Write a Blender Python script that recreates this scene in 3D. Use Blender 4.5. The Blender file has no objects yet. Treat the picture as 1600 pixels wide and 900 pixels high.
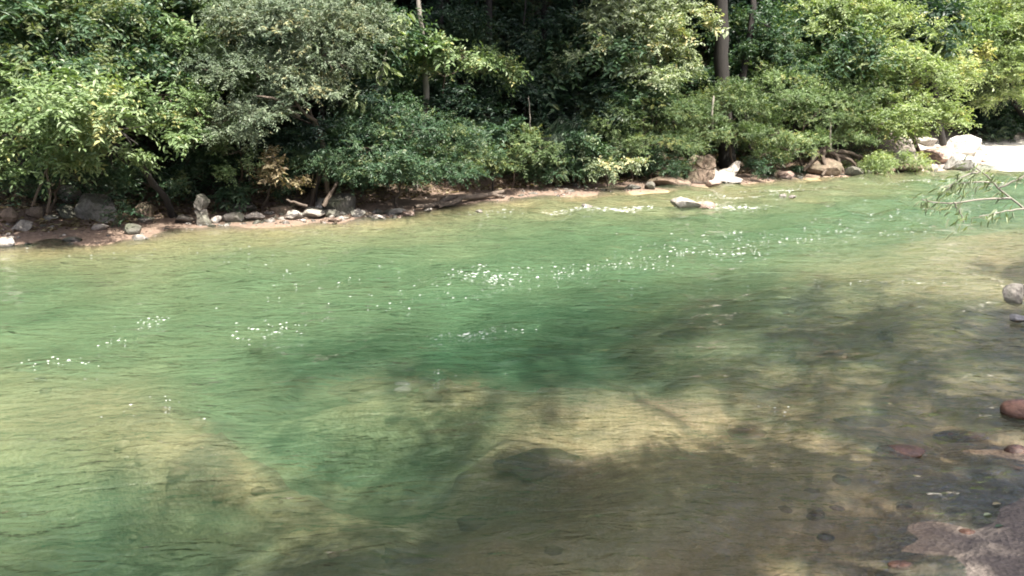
import bpy, bmesh, math, random
import numpy as np
from mathutils import Vector

# ------------------------------------------------------------------ camera, sky, sun, exposure
S = bpy.context.scene
COL = S.collection
CAM_H, F, HOR = 3.0, 1331.0, 140.0
PITCH = math.atan((450 - HOR) / F)
cam_d = bpy.data.cameras.new('camera'); cam = bpy.data.objects.new('camera', cam_d); COL.objects.link(cam)
cam_d.sensor_width = 36; cam_d.lens = 36 * F / 1600; cam_d.clip_start = 0.05; cam_d.clip_end = 2000
cam.location = (0, 0, CAM_H); cam.rotation_euler = (math.pi / 2 - PITCH, 0, 0)
S.camera = cam
SUN_EL, SUN_AX, SUN_AY = math.radians(62), 0.62, -0.78      # horizontal direction TO the sun
W = bpy.data.worlds.new('World'); S.world = W; W.use_nodes = True
wn = W.node_tree.nodes; wl = W.node_tree.links
bg = wn['Background']; bg.inputs['Strength'].default_value = 0.15
sky = wn.new('ShaderNodeTexSky'); sky.sky_type = 'NISHITA'; sky.sun_disc = False
sky.sun_elevation = SUN_EL; sky.sun_rotation = math.atan2(SUN_AX, SUN_AY)
sky.dust_density = 5.0; sky.air_density = 0.5; sky.ozone_density = 0.4
wl.new(sky.outputs[0], bg.inputs['Color'])
sd = bpy.data.lights.new('sun', 'SUN'); sun = bpy.data.objects.new('sun', sd); COL.objects.link(sun)
sd.energy = 5.0; sd.angle = math.radians(0.53); sd.color = (1.0, 0.95, 0.86)
ch = math.cos(SUN_EL)
TOSUN = Vector((SUN_AX * ch, SUN_AY * ch, math.sin(SUN_EL))).normalized()
sun.rotation_euler = TOSUN.to_track_quat('Z', 'Y').to_euler()
S.view_settings.view_transform = 'Standard'; S.view_settings.look = 'None'
S.view_settings.exposure = 1.64; S.view_settings.gamma = 1.0
S.render.engine = 'CYCLES'
cy = S.cycles; cy.filter_width = 1.85
cy.use_denoising = True; cy.max_bounces = 8; cy.diffuse_bounces = 3; cy.glossy_bounces = 3
cy.transmission_bounces = 4; cy.transparent_max_bounces = 12; cy.volume_bounces = 0
cy.caustics_reflective = False; cy.caustics_refractive = False

# ------------------------------------------------------------------ helpers
rng = np.random.default_rng(7)
SP, CP = math.sin(PITCH), math.cos(PITCH)
def ray(u, v):
    dx, dy = (u - 800) / F, (450 - v) / F
    return np.array([dx, CP + dy * SP, -SP + dy * CP])
def at(u, v, z=0.0):
    d = ray(u, v); return d * ((z - CAM_H) / d[2]) + np.array([0, 0, CAM_H])
def pt(u, v, Y):
    d = ray(u, v); return d * (Y / d[1]) + np.array([0, 0, CAM_H])

def sm(a, b, x):
    t = np.clip((np.asarray(x, float) - a) / (b - a), 0, 1); return t * t * (3 - 2 * t)
def h3(i, j, k, s):
    n = (i.astype(np.int64) * 374761393 + j.astype(np.int64) * 668265263 + k.astype(np.int64) * 2147483647 + s * 974711) & 0x7fffffff
    n = ((n ^ (n >> 13)) * 1274126177) & 0x7fffffff
    n = ((n ^ (n >> 16)) * 668265263) & 0x7fffffff
    return (n ^ (n >> 15)) % 65536 / 65535.0
def noise3(p, s=0):
    p = np.asarray(p, float); f = np.floor(p); t = p - f; t = t * t * (3 - 2 * t); f = f.astype(np.int64)
    i, j, k = f[..., 0], f[..., 1], f[..., 2]; x, y, z = t[..., 0], t[..., 1], t[..., 2]
    def L(a, b, w): return a + (b - a) * w
    c = lambda a, b, d: h3(i + a, j + b, k + d, s)
    return L(L(L(c(0,0,0), c(1,0,0), x), L(c(0,1,0), c(1,1,0), x), y), L(L(c(0,0,1), c(1,0,1), x), L(c(0,1,1), c(1,1,1), x), y), z) * 2 - 1
def fbm3(p, s=0, o=4):
    p = np.asarray(p, float); r = 0; a = 1.0; tot = 0
    for q in range(o):
        r = r + a * noise3(p * (2 ** q) + q * 17.3, s + q); tot += a; a *= .5
    return r / tot
def fbm2(x, y, sc, s=0, o=4):
    return fbm3(np.stack([x * sc, y * sc, np.zeros_like(x) + .37], -1), s, o)

def mesh_np(name, verts, faces, tone=None, smooth=False, attrs=None):
    me = bpy.data.meshes.new(name)
    verts = np.asarray(verts, np.float32); faces = np.asarray(faces, np.int32)
    n, k = faces.shape
    me.vertices.add(len(verts)); me.vertices.foreach_set('co', verts.ravel())
    me.loops.add(n * k); me.loops.foreach_set('vertex_index', faces.ravel())
    me.polygons.add(n); me.polygons.foreach_set('loop_start', np.arange(0, n * k, k, dtype=np.int32))
    me.polygons.foreach_set('loop_total', np.full(n, k, np.int32))
    me.polygons.foreach_set('use_smooth', np.full(n, smooth, bool))
    if tone is not None:
        a = me.attributes.new('tone', 'FLOAT', 'FACE'); a.data.foreach_set('value', np.asarray(tone, np.float32))
    for nm, val in (attrs or {}).items():
        a = me.attributes.new(nm, 'FLOAT', 'POINT'); a.data.foreach_set('value', np.asarray(val, np.float32))
    me.update(calc_edges=True); me.validate()
    return me
def link(name, me, mat=None, parent=None, loc=(0, 0, 0)):
    o = bpy.data.objects.new(name, me); COL.objects.link(o); o.location = loc
    if mat is not None and me is not None and len(me.materials) == 0: me.materials.append(mat)
    if parent is not None: o.parent = parent
    return o
def tag(o, label=None, cat=None, group=None, kind=None):
    if label: o['label'] = label
    if cat: o['category'] = cat
    if group: o['group'] = group
    if kind: o['kind'] = kind
    return o
def empty(name, loc, label, cat, group=None):
    o = bpy.data.objects.new(name, None); COL.objects.link(o); o.location = loc; o.empty_display_size = .2
    return tag(o, label, cat, group)
def copy_tree(o, parent=None):
    c = o.copy(); COL.objects.link(c)
    if parent is not None: c.parent = parent
    for k in list(o.children): copy_tree(k, c)
    return c

# ------------------------------------------------------------------ materials
def nmat(name):
    m = bpy.data.materials.new(name); m.use_nodes = True; nt = m.node_tree
    return m, nt, nt.nodes, nt.links, nt.nodes['Principled BSDF'], nt.nodes['Material Output']
def ramp(N, pts):
    r = N.new('ShaderNodeValToRGB'); e = r.color_ramp.elements
    while len(e) < len(pts): e.new(.5)
    for q, (p, c) in zip(e, pts): q.position = p; q.color = (*c, 1)
    return r
def noise_node(N, L, vec, sc, det=5, rough=.6, dist=0):
    n = N.new('ShaderNodeTexNoise'); n.inputs['Scale'].default_value = sc; n.inputs['Detail'].default_value = det
    n.inputs['Roughness'].default_value = rough; n.inputs['Distortion'].default_value = dist
    L.new(vec, n.inputs['Vector']); return n
def mixc(N, L, fac, a, b, mode='MIX'):
    m = N.new('ShaderNodeMix'); m.data_type = 'RGBA'; m.blend_type = mode
    for s, v in ((0, fac), (6, a), (7, b)):
        if hasattr(v, 'default_value') or hasattr(v, 'links'): L.new(v, m.inputs[s])
        elif s == 0: m.inputs[0].default_value = v
        else: m.inputs[s].default_value = (*v, 1)
    return m.outputs[2]
def bump(N, L, h, st, dist, nrm=None):
    b = N.new('ShaderNodeBump'); b.inputs['Strength'].default_value = st; b.inputs['Distance'].default_value = dist
    L.new(h, b.inputs['Height'])
    if nrm is not None: L.new(nrm, b.inputs['Normal'])
    return b.outputs[0]

def leaf_mat(name, dark, mid, light, rough=.46, transl=.25, spec=.42):
    m, nt, N, L, P, O = nmat(name)
    a = N.new('ShaderNodeAttribute'); a.attribute_name = 'tone'
    r = ramp(N, [(0, dark), (.5, mid), (.97, light), (1, (light[0] * 1.3, light[1] * 1.05, light[2] * .85))]); L.new(a.outputs['Fac'], r.inputs[0])
    L.new(r.outputs[0], P.inputs['Base Color']); P.inputs['Roughness'].default_value = rough
    P.inputs['Specular IOR Level'].default_value = spec
    t = N.new('ShaderNodeBsdfTranslucent')
    tc = mixc(N, L, 1.0, r.outputs[0], (1.35, 1.5, .5), 'MULTIPLY'); L.new(tc, t.inputs[0])
    x = N.new('ShaderNodeMixShader'); x.inputs[0].default_value = transl
    L.new(P.outputs[0], x.inputs[1]); L.new(t.outputs[0], x.inputs[2]); L.new(x.outputs[0], O.inputs[0])
    return m
LEAF = {
 'light':  leaf_mat('leaf_light_green', (.085, .14, .055), (.155, .22, .10), (.26, .32, .175), rough=.45),
 'mid':    leaf_mat('leaf_mid_green', (.026, .058, .032), (.052, .10, .052), (.10, .15, .08), rough=.45),
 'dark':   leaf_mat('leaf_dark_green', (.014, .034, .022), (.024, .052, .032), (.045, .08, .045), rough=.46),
 'grey':   leaf_mat('leaf_grey_green', (.08, .115, .075), (.135, .175, .11), (.21, .25, .165), rough=.45, transl=.12),
 'olive':  leaf_mat('leaf_olive', (.055, .095, .04), (.10, .15, .065), (.16, .21, .095)),
 'bright': leaf_mat('leaf_bright_yellow_green', (.15, .205, .095), (.24, .30, .15), (.34, .39, .22), transl=.32),  # yellow-green leaf, colour lightened to carry the glare on the right bank
 'pale':   leaf_mat('leaf_pale', (.16, .20, .12), (.24, .29, .18), (.33, .37, .25), transl=.25),
 'dead':   leaf_mat('leaf_dead_tan', (.07, .045, .025), (.20, .16, .09), (.38, .34, .22), rough=.6),
}
def bark_mat(name, a, b, sc=7):
    m, nt, N, L, P, O = nmat(name)
    g = N.new('ShaderNodeNewGeometry'); mp = N.new('ShaderNodeMapping'); mp.inputs['Scale'].default_value = (1, 1, .3)
    L.new(g.outputs['Position'], mp.inputs[0])
    n = noise_node(N, L, mp.outputs[0], sc, 6, .65, .4); n2 = noise_node(N, L, g.outputs['Position'], 1.7, 3)
    r = ramp(N, [(.3, a), (.7, b)]); L.new(n.outputs[0], r.inputs[0])
    c = mixc(N, L, n2.outputs[0], r.outputs[0], tuple(q * .55 for q in a)); L.new(c, P.inputs['Base Color'])
    P.inputs['Roughness'].default_value = .85
    L.new(bump(N, L, n.outputs[0], .7, .03), P.inputs['Normal'])
    return m
BARK = {'dark': bark_mat('bark_dark', (.013, .011, .009), (.034, .028, .022)),
        'brown': bark_mat('bark_brown', (.07, .05, .035), (.15, .115, .085)),
        'pale': bark_mat('bark_pale', (.22, .20, .165), (.40, .37, .31), 5),
        'drift': bark_mat('driftwood_bark', (.085, .065, .05), (.23, .18, .14), 12)}
def rock_mat(name, a, b, c, moss=0.0, rough=.8):
    m, nt, N, L, P, O = nmat(name)
    tc = N.new('ShaderNodeTexCoord'); g = N.new('ShaderNodeNewGeometry')
    n = noise_node(N, L, g.outputs['Position'], 4.5, 8, .68, .3); n2 = noise_node(N, L, g.outputs['Position'], 1.6, 4, .6)
    n3 = noise_node(N, L, g.outputs['Position'], 14, 6, .75, .8)
    r = ramp(N, [(.3, a), (.52, b), (.72, c)]); L.new(n.outputs[0], r.inputs[0])
    r3 = ramp(N, [(.34, (.35, .34, .33)), (.46, (.8, .8, .8)), (.62, (1.1, 1.1, 1.1))]); L.new(n3.outputs[0], r3.inputs[0])
    col = mixc(N, L, 1.0, r.outputs[0], r3.outputs[0], 'MULTIPLY')
    if moss:
        mr = ramp(N, [(.5 - .1 * moss, (0, 0, 0)), (.62, (1, 1, 1))]); L.new(n2.outputs[0], mr.inputs[0])
        mm = N.new('ShaderNodeMath'); mm.operation = 'MULTIPLY'; L.new(mr.outputs[0], mm.inputs[0]); mm.inputs[1].default_value = moss
        col = mixc(N, L, mm.outputs[0], col, (.05, .065, .03))
    # wet band near the water line
    s = N.new('ShaderNodeSeparateXYZ'); L.new(g.outputs['Position'], s.inputs[0])
    w = N.new('ShaderNodeMapRange'); w.inputs['From Min'].default_value = .05; w.inputs['From Max'].default_value = .13
    w.inputs['To Min'].default_value = .45; w.inputs['To Max'].default_value = 1; L.new(s.outputs[2], w.inputs[0])
    col = mixc(N, L, 1.0, col, w.outputs[0], 'MULTIPLY')
    L.new(col, P.inputs['Base Color'])
    w2 = N.new('ShaderNodeMapRange'); w2.inputs['From Min'].default_value = .04; w2.inputs['From Max'].default_value = .13
    w2.inputs['To Min'].default_value = .22; w2.inputs['To Max'].default_value = rough; L.new(s.outputs[2], w2.inputs[0])
    L.new(w2.outputs[0], P.inputs['Roughness'])
    nb = bump(N, L, n.outputs[0], .6, .08); L.new(bump(N, L, n3.outputs[0], .4, .01, nb), P.inputs['Normal'])
    return m
ROCK = {'grey': rock_mat('rock_grey', (.12, .11, .095), (.25, .23, .20), (.37, .34, .30), .5),
        'brown': rock_mat('rock_brown', (.09, .065, .045), (.19, .14, .10), (.29, .22, .16), .35),
        'pale': rock_mat('rock_pale', (.20, .175, .15), (.34, .31, .27), (.47, .44, .40), .0),
        'white': rock_mat('rock_white', (.30, .28, .25), (.50, .48, .44), (.64, .62, .58), .0),
        'dark': rock_mat('rock_dark', (.055, .05, .043), (.115, .105, .09), (.18, .165, .145), .5),
        'red': rock_mat('rock_red_brown', (.16, .075, .05), (.27, .14, .09), (.36, .22, .16), .0, .45),
        'pink': rock_mat('rock_pink_tan', (.20, .14, .11), (.33, .24, .19), (.43, .34, .28), .0),
        'sub': rock_mat('rock_submerged', (.16, .13, .07), (.27, .22, .12), (.36, .30, .17), .3)}

# ground
def ground_mat():
    m, nt, N, L, P, O = nmat('ground_soil_and_sand')
    g = N.new('ShaderNodeNewGeometry'); pos = g.outputs['Position']
    def at_(n): a = N.new('ShaderNodeAttribute'); a.attribute_name = n; return a.outputs['Fac']
    bed, wh, soil, rk, mud = at_('bed'), at_('white'), at_('soil'), at_('ledge'), at_('mud')
    n1 = noise_node(N, L, pos, 1.1, 5, .6); n2 = noise_node(N, L, pos, 9, 6, .7); n3 = noise_node(N, L, pos, 45, 3, .6)
    vo = N.new('ShaderNodeTexVoronoi'); vo.inputs['Scale'].default_value = 9; vo.inputs['Randomness'].default_value = 1; L.new(pos, vo.inputs['Vector'])
    v2 = N.new('ShaderNodeTexVoronoi'); v2.inputs['Scale'].default_value = 26; L.new(pos, v2.inputs['Vector'])
    # submerged bed: tan gravel, algae tint
    cb = ramp(N, [(.3, (.23, .175, .08)), (.5, (.39, .305, .15)), (.7, (.54, .44, .25))]); L.new(n2.outputs[0], cb.inputs[0])
    cs = ramp(N, [(0, (.16, .12, .06)), (.4, (.36, .29, .15)), (.75, (.30, .27, .17)), (1, (.55, .47, .29))])
    hs = N.new('ShaderNodeSeparateColor'); L.new(v2.outputs['Color'], hs.inputs[0]); L.new(hs.outputs[0], cs.inputs[0])
    bedc = mixc(N, L, .45, cb.outputs[0], cs.outputs[0])
    al = ramp(N, [(.42, (0, 0, 0)), (.66, (1, 1, 1))]); L.new(n1.outputs[0], al.inputs[0])
    am = N.new('ShaderNodeMath'); am.operation = 'MULTIPLY'; am.inputs[1].default_value = .55; L.new(al.outputs[0], am.inputs[0])
    bedc = mixc(N, L, am.outputs[0], bedc, (.21, .14, .055))
    lr = ramp(N, [(.3, (.05, .055, .03)), (.6, (.13, .12, .065)), (.75, (.22, .18, .10))]); L.new(n2.outputs[0], lr.inputs[0])
    bedc = mixc(N, L, rk, bedc, lr.outputs[0])
    si = ramp(N, [(.3, (.26, .17, .085)), (.5, (.39, .275, .155)), (.72, (.50, .375, .24))]); L.new(n2.outputs[0], si.inputs[0])  # beige silt, coloured warmer to imitate the warm tone of the shaded shallows
    bedc = mixc(N, L, at_('silt_shade_tone'), bedc, si.outputs[0])
    # dry sand
    sr = ramp(N, [(.3, (.115, .08, .058)), (.55, (.185, .132, .098)), (.75, (.26, .19, .145))]); L.new(n2.outputs[0], sr.inputs[0])
    wr = ramp(N, [(.3, (.58, .54, .47)), (.7, (.76, .73, .66))]); L.new(n2.outputs[0], wr.inputs[0])
    sand = mixc(N, L, wh, sr.outputs[0], wr.outputs[0])
    mr = ramp(N, [(.3, (.105, .086, .072)), (.7, (.165, .138, .118))]); L.new(n2.outputs[0], mr.inputs[0])
    sand = mixc(N, L, mud, sand, mr.outputs[0])
    so = ramp(N, [(.3, (.02, .016, .01)), (.55, (.055, .042, .025)), (.75, (.11, .08, .045))]); L.new(n2.outputs[0], so.inputs[0])
    c = mixc(N, L, soil, sand, so.outputs[0]); c = mixc(N, L, bed, c, bedc)
    r3 = ramp(N, [(.3, (.75, .75, .75)), (.65, (1.12, 1.12, 1.12))]); L.new(n3.outputs[0], r3.inputs[0])
    c = mixc(N, L, 1.0, c, r3.outputs[0], 'MULTIPLY')
    L.new(c, P.inputs['Base Color']); P.inputs['Roughness'].default_value = .85
    nb = bump(N, L, n2.outputs[0], .5, .06); nb = bump(N, L, v2.outputs['Distance'], .5, .03, nb)
    L.new(bump(N, L, n3.outputs[0], .4, .012, nb), P.inputs['Normal'])
    return m
def water_mat():
    m, nt, N, L, P, O = nmat('river_water')
    N.remove(P)
    g = N.new('ShaderNodeNewGeometry'); mp = N.new('ShaderNodeMapping')
    mp.inputs['Rotation'].default_value = (0, 0, math.radians(-20)); mp.inputs['Scale'].default_value = (.55, 1.25, 1)
    L.new(g.outputs['Position'], mp.inputs[0])
    n1 = noise_node(N, L, mp.outputs[0], 2.8, 2, .45, 1.0); n2 = noise_node(N, L, mp.outputs[0], 8.5, 3, .5, .8)
    nrm = bump(N, L, n1.outputs[0], .75, .11); nrm = bump(N, L, n2.outputs[0], 1.0, .042, nrm)
    fr = N.new('ShaderNodeFresnel'); fr.inputs['IOR'].default_value = 1.33; L.new(nrm, fr.inputs['Normal'])
    tr = N.new('ShaderNodeBsdfTransparent'); df = N.new('ShaderNodeBsdfDiffuse'); df.inputs['Color'].default_value = (.24, .40, .23, 1)
    gl = N.new('ShaderNodeBsdfGlossy'); gl.inputs['Roughness'].default_value = .03; L.new(nrm, gl.inputs['Normal'])
    rf = N.new('ShaderNodeBsdfRefraction'); rf.inputs['IOR'].default_value = 1.33; rf.inputs['Roughness'].default_value = .2; L.new(nrm, rf.inputs['Normal'])
    m0 = N.new('ShaderNodeMixShader'); m0.inputs[0].default_value = .42; L.new(tr.outputs[0], m0.inputs[1]); L.new(rf.outputs[0], m0.inputs[2])
    m1 = N.new('ShaderNodeMixShader'); m1.inputs[0].default_value = .048; L.new(m0.outputs[0], m1.inputs[1]); L.new(df.outputs[0], m1.inputs[2])
    m2 = N.new('ShaderNodeMixShader'); L.new(fr.outputs[0], m2.inputs[0]); L.new(m1.outputs[0], m2.inputs[1]); L.new(gl.outputs[0], m2.inputs[2])
    L.new(m2.outputs[0], O.inputs['Surface'])
    va = N.new('ShaderNodeVolumeAbsorption')        # red goes first: deep water turns green
    va.inputs['Color'].default_value = (0.0, .69, .46, 1); va.inputs['Density'].default_value = .39
    vs = N.new('ShaderNodeVolumeScatter'); vs.inputs['Color'].default_value = (.36, .92, .48, 1); vs.inputs['Density'].default_value = .17; vs.inputs['Anisotropy'].default_value = .3
    ad = N.new('ShaderNodeAddShader'); L.new(va.outputs[0], ad.inputs[0]); L.new(vs.outputs[0], ad.inputs[1])
    L.new(ad.outputs[0], O.inputs['Volume'])
    return m
def foam_glint_mat():
    m, nt, N, L, P, O = nmat('white_foam_and_glints')  # one white for the riffle foam and the modelled sun glints
    P.inputs['Base Color'].default_value = (.74, .77, .74, 1); P.inputs['Roughness'].default_value = .35
    return m

# ------------------------------------------------------------------ terrain
FB = [(-160, 398), (0, 390), (120, 382), (200, 374), (280, 358), (330, 353), (420, 352), (520, 347), (600, 342), (660, 328), (700, 322), (790, 312),
      (900, 304), (980, 298), (1060, 292), (1170, 285), (1260, 277), (1340, 273), (1440, 268), (1500, 266), (1560, 265), (1640, 264)]
FBW = [at(u, v) for u, v in FB]
_bu = np.array([b[0] for b in FB]); _by = np.array([w[1] for w in FBW])
def bankY(u): return float(np.interp(u, _bu, _by))
FL = [(-70, -14)] + [(w[0], w[1]) for w in FBW] + [(60, 40), (120, 52)]
NB = [(1475, 905), (1500, 860), (1555, 795), (1640, 745), (1760, 650), (1800, 540), (1770, 450), (1740, 395)]
NBW = [at(u, v) for u, v in NB]
NL = [(-80, -36), (-14, -5), (-4, 1.2), (.5, 2.6)] + [(w[0], w[1]) for w in NBW] + [(24, 23), (60, 27), (120, 36)]
def sdist(x, y, poly, sign):
    best = np.full(x.shape, 1e9); side = np.zeros(x.shape)
    for (ax, ay), (bx, by) in zip(poly[:-1], poly[1:]):
        dx, dy = bx - ax, by - ay; l2 = dx * dx + dy * dy
        t = np.clip(((x - ax) * dx + (y - ay) * dy) / l2, 0, 1)
        d = np.hypot(x - ax - t * dx, y - ay - t * dy); cr = dx * (y - ay) - dy * (x - ax)
        k = d < best; best = np.where(k, d, best); side = np.where(k, np.sign(cr), side)
    return best * side * sign
RIV = math.atan2(15, 25)
def gauss(x, y, u, v, ra, rb, ang=RIV):
    p = at(u, v, -.3); c, s = math.cos(ang), math.sin(ang); dx, dy = x - p[0], y - p[1]
    a, b = dx * c + dy * s, -dx * s + dy * c
    return np.exp(-(a / ra) ** 2 - (b / rb) ** 2)
#   depths of the bed: photo pixel of the place on the water, metres
DEPTH = [(50,400,.1),(200,388,.08),(350,367,.08),(500,362,.1),(650,350,.12),(800,335,.15),(1000,330,.12),(1150,320,.15),(1300,300,.15),(1450,285,.3),(1550,300,.5),
 (100,415,.2),(300,385,.14),(500,378,.18),(650,375,.26),(50,450,.65),(200,430,.35),(400,420,.55),(600,400,.7),(800,370,.6),(1000,360,.65),(1200,345,.6),(1400,335,.6),(900,400,.75),(1100,400,.65),(700,440,.9),(500,460,.75),
 (300,480,.7),(100,510,.75),(200,560,.5),(400,540,.65),(50,590,.38),(600,500,.95),(560,520,.95),(1300,400,.5),(1450,410,.22),(1550,410,.12),(1350,440,.2),(1500,445,.15),(1100,450,.6),(950,460,.9),
 (750,500,1.3),(850,520,1.7),(700,545,2.2),(600,560,1.9),(850,570,2.0),(500,575,1.5),(920,560,1.0),(430,560,.9),(500,610,.35),(600,612,.22),(700,618,.18),(800,620,.2),(880,605,.3),(1000,560,.4),(1000,520,.45),(1100,540,.3),(1200,560,.25),(1300,560,.25),
 (1100,500,.4),(1250,480,.35),(1450,500,.25),(1550,550,.22),(350,640,.9),(450,660,1.4),(550,680,1.6),(650,660,1.2),(600,710,1.4),(480,700,1.2),(680,700,.5),(650,760,.5),(700,780,.5),(980,690,.10),(870,650,.12),(1050,680,.14),(840,745,.10),
 (780,720,.2),(900,720,.18),(1250,705,.12),(230,660,.3),(300,690,.2),(350,730,.2),(420,745,.24),(250,730,.2),(150,620,.3),(100,680,.38),(30,650,.38),(50,760,.8),(150,800,1.2),(250,830,1.1),(100,860,1.1),(350,850,.7),(450,800,.45),
 (560,800,.4),(520,860,.45),(620,830,.45),(640,890,.4),(400,890,.35),(800,800,.35),(750,860,.25),(900,850,.25),(1000,800,.25),(1100,750,.2),(1150,690,.16),(1300,650,.16),(1200,800,.15),(1100,870,.14),(1300,850,.08),(1400,790,.05),(1350,720,.12),
 (1450,700,.14),(1500,640,.16),(1540,746,.09),(1500,780,.045),(1420,850,.07),(1550,690,.13),(1500,705,.14)]
def depth_field(x, y, base):
    """smooth blend of the sounded depths, fixed in world space"""
    P_ = np.array([at(u, v, -.3)[:2] for u, v, d in DEPTH]); D = np.array([d for u, v, d in DEPTH]); num = base * .02; den = np.full(x.shape, .02)
    ly = np.log(np.maximum(y, 1.5)); ax = x / np.maximum(y, 1.5)
    for (px, py), d in zip(P_, D):
        w = np.exp(-((ax - px / py) / .062) ** 2 - ((ly - math.log(py)) / .075) ** 2); num = num + w * d; den = den + w
    return num / den
def terrain(x, y, full=False):
    s = sdist(x, y, FL, 1.0); n = sdist(x, y, NL, -1.0)
    w1 = fbm2(x, y, .9, 11, 4); s = s + .35 * w1 * sm(30, 5, np.abs(s)); n = n + .13 * fbm2(x, y, 1.1, 12, 4)
    nz = fbm2(x, y, .5, 3, 4); nf = fbm2(x, y, 2.4, 4, 4)
    beach = sm(14, 20, x) * sm(60, 45, x)                         # flat white beach at the bend
    # water depth
    dF, dN = np.maximum(-s, 0), np.maximum(-n, 0)
    base = np.minimum(np.minimum(.04 + .17 * dF, .02 + .075 * dN + .05 * np.maximum(dN - 3, 0)), .56)
    ca, sa = math.cos(RIV), math.sin(RIV); fl = fbm3(np.stack([(x * ca + y * sa) * .22, (-x * sa + y * ca) * .75, np.zeros_like(x)], -1), 41, 4)
    base = base * (1 + .22 * nz)
    base = depth_field(x + .25 * nz, y + .2 * nf, base) * (1 + .35 * fl) + .035 * nf * sm(.3, 1.2, np.minimum(dF, dN))
    base = base * sm(-.1, .9, np.minimum(dF, dN))
    base = np.maximum(base, .05 * np.minimum(np.minimum(dF, dN), 1.4) + .01)
    # slab ledges
    led = sm(.05, .4, fbm2(x, y, .8, 31, 5) + .2) * sm(13, 9, y) * sm(1.5, 3, dN) * sm(-6, -2.5, x)
    base = base - .10 * led * sm(.45, .5, fbm2(x + .3 * nf, y, 1.3, 33, 2) * .5 + .5)
    # far bank
    ss = np.maximum(s, 0)
    fw = 1.6 + 1.0 * np.exp(-((x + 8.6) / 2.6) ** 2) + 1.1 * np.exp(-((x - 3.2) / 3.0) ** 2); sq = ss * 1.6 / fw
    up = .10 * np.minimum(sq, 1.6) + .42 * np.maximum(sq - 1.6, 0) * sm(1.6, 5, sq) + .28 * sm(1.4, 2.3, sq)
    up = up * (1 + .25 * nz) + .12 * nf * sm(.5, 3, ss)
    upb = .07 * np.minimum(ss, 7) + .5 * np.maximum(ss - 7.5, 0)
    up = up * (1 - beach) + upb * beach
    up = up + .62 * np.maximum(ss - 8, 0) * sm(8, 12, ss) * sm(16, 8, x)
    up = 36 * np.tanh(up / 36)
    nn = np.maximum(n, 0)
    nu = .03 * sm(0, .15, nn) + .12 * np.minimum(nn, 1.2) + .55 * np.maximum(nn - 1.2, 0) * sm(1.0, 2.5, nn) + .02 * nf * sm(0, 1, nn)
    nu = 6 * np.tanh(nu / 6)
    z = np.where(s > 0, up, np.where(n > 0, nu, -base))
    if not full: return z
    bed = sm(.0, -.08, z + .02 * nf)
    soil = np.where(s > 0, sm(1.5, 2.4, sq + .4 * nf) * (1 - beach * sm(8.5, 6.5, ss)), sm(3, 5, nn))
    white = beach * (s > -1.0)
    mud = (n > -.6) * 1.0
    silt_shade_tone = .85 * sm(-4.2, -1.0, n + .8 * nz)
    return z, bed, soil, white, led * (z < 0), mud, silt_shade_tone
def H(x, y): return float(terrain(np.array([float(x)]), np.array([float(y)]))[0])
def grid_axis(fine_lo, fine_hi, d0, lo, hi, g=1.06, dmax=3.0):
    mid = list(np.arange(fine_lo, fine_hi, d0)); a = mid[0]; d = d0; left = []
    while a > lo: d = min(d * g, dmax); a -= d; left.append(a)
    a = mid[-1]; d = d0; right = []
    while a < hi: d = min(d * g, dmax); a += d; right.append(a)
    return np.array(left[::-1] + mid + right)
def grid(xs, ys):
    X, Y = np.meshgrid(xs, ys); nx, ny = len(xs), len(ys)
    i = np.arange(nx * ny).reshape(ny, nx)
    f = np.stack([i[:-1, :-1], i[:-1, 1:], i[1:, 1:], i[1:, :-1]], -1).reshape(-1, 4)
    return X.ravel(), Y.ravel(), f, nx, ny
xs = grid_axis(-5, 8, .075, -140, 170, 1.02); ys = grid_axis(2.5, 13, .07, -60, 210, 1.02)
X, Y, Fc, nx, ny = grid(xs, ys)
Z, bed_a, soil_a, white_a, led_a, mud_a, silt_shade_tone_a = terrain(X, Y, True)
gme = mesh_np('ground', np.stack([X, Y, Z], 1), Fc, smooth=True, attrs={'bed': bed_a, 'soil': soil_a, 'white': white_a, 'ledge': led_a, 'mud': mud_a, 'silt_shade_tone': silt_shade_tone_a})
tag(link('ground', gme, ground_mat()), kind='structure')

# ------------------------------------------------------------------ river
wr = np.random.default_rng(21)
WV = []
for q in range(46):
    lam = .28 * (9 ** wr.random()); a = RIV + 1.2 + wr.normal(0, .75)
    WV.append((2 * math.pi / lam * math.cos(a), 2 * math.pi / lam * math.sin(a), wr.random() * 6.28, .027 * lam / 6.28, lam))
def wave(x, y, cell=None):
    patch = .65 + .6 * fbm2(x, y, .35, 51, 3)
    patch = patch * (1 + .7 * sm(10, 5.5, y) * sm(-2.5, .8, x)) * (1 + 1.6 * sm(16, 22, y) * sm(-2, 3, x) * (1 - .3 * sm(25, 40, y)))
    wx = x + .25 * fbm2(x, y, .8, 52, 2); wy = y + .25 * fbm2(x, y, .8, 53, 2)
    z = 0
    for kx, ky, ph, am, lam in WV:
        k = am if cell is None else am * sm(2.0, 3.6, lam / cell)
        z = z + k * np.sin(kx * wx + ky * wy + ph)
    return z * patch
wxs = grid_axis(-4.5, 5.5, .055, -62, 62, 1.012, 2.0); wys = grid_axis(3.4, 9, .05, -6, 50, 1.012, 1.5)
X, Y, Fc, nx, ny = grid(wxs, wys)
cell = np.maximum(np.gradient(wxs)[None, :], np.gradient(wys)[:, None]).ravel()
edge = np.zeros((ny, nx), bool); edge[0] = edge[-1] = True; edge[:, 0] = edge[:, -1] = True
Zw = np.where(edge.ravel(), 0, wave(X, Y, cell))
ids = np.arange(nx * ny).reshape(ny, nx)
ring = np.concatenate([ids[0, :-1], ids[:-1, -1], ids[-1, :0:-1], ids[:0:-1, 0]])
V = np.stack([X, Y, Zw], 1); nb = len(V)
low = V[ring].copy(); low[:, 2] = -3.2
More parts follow.
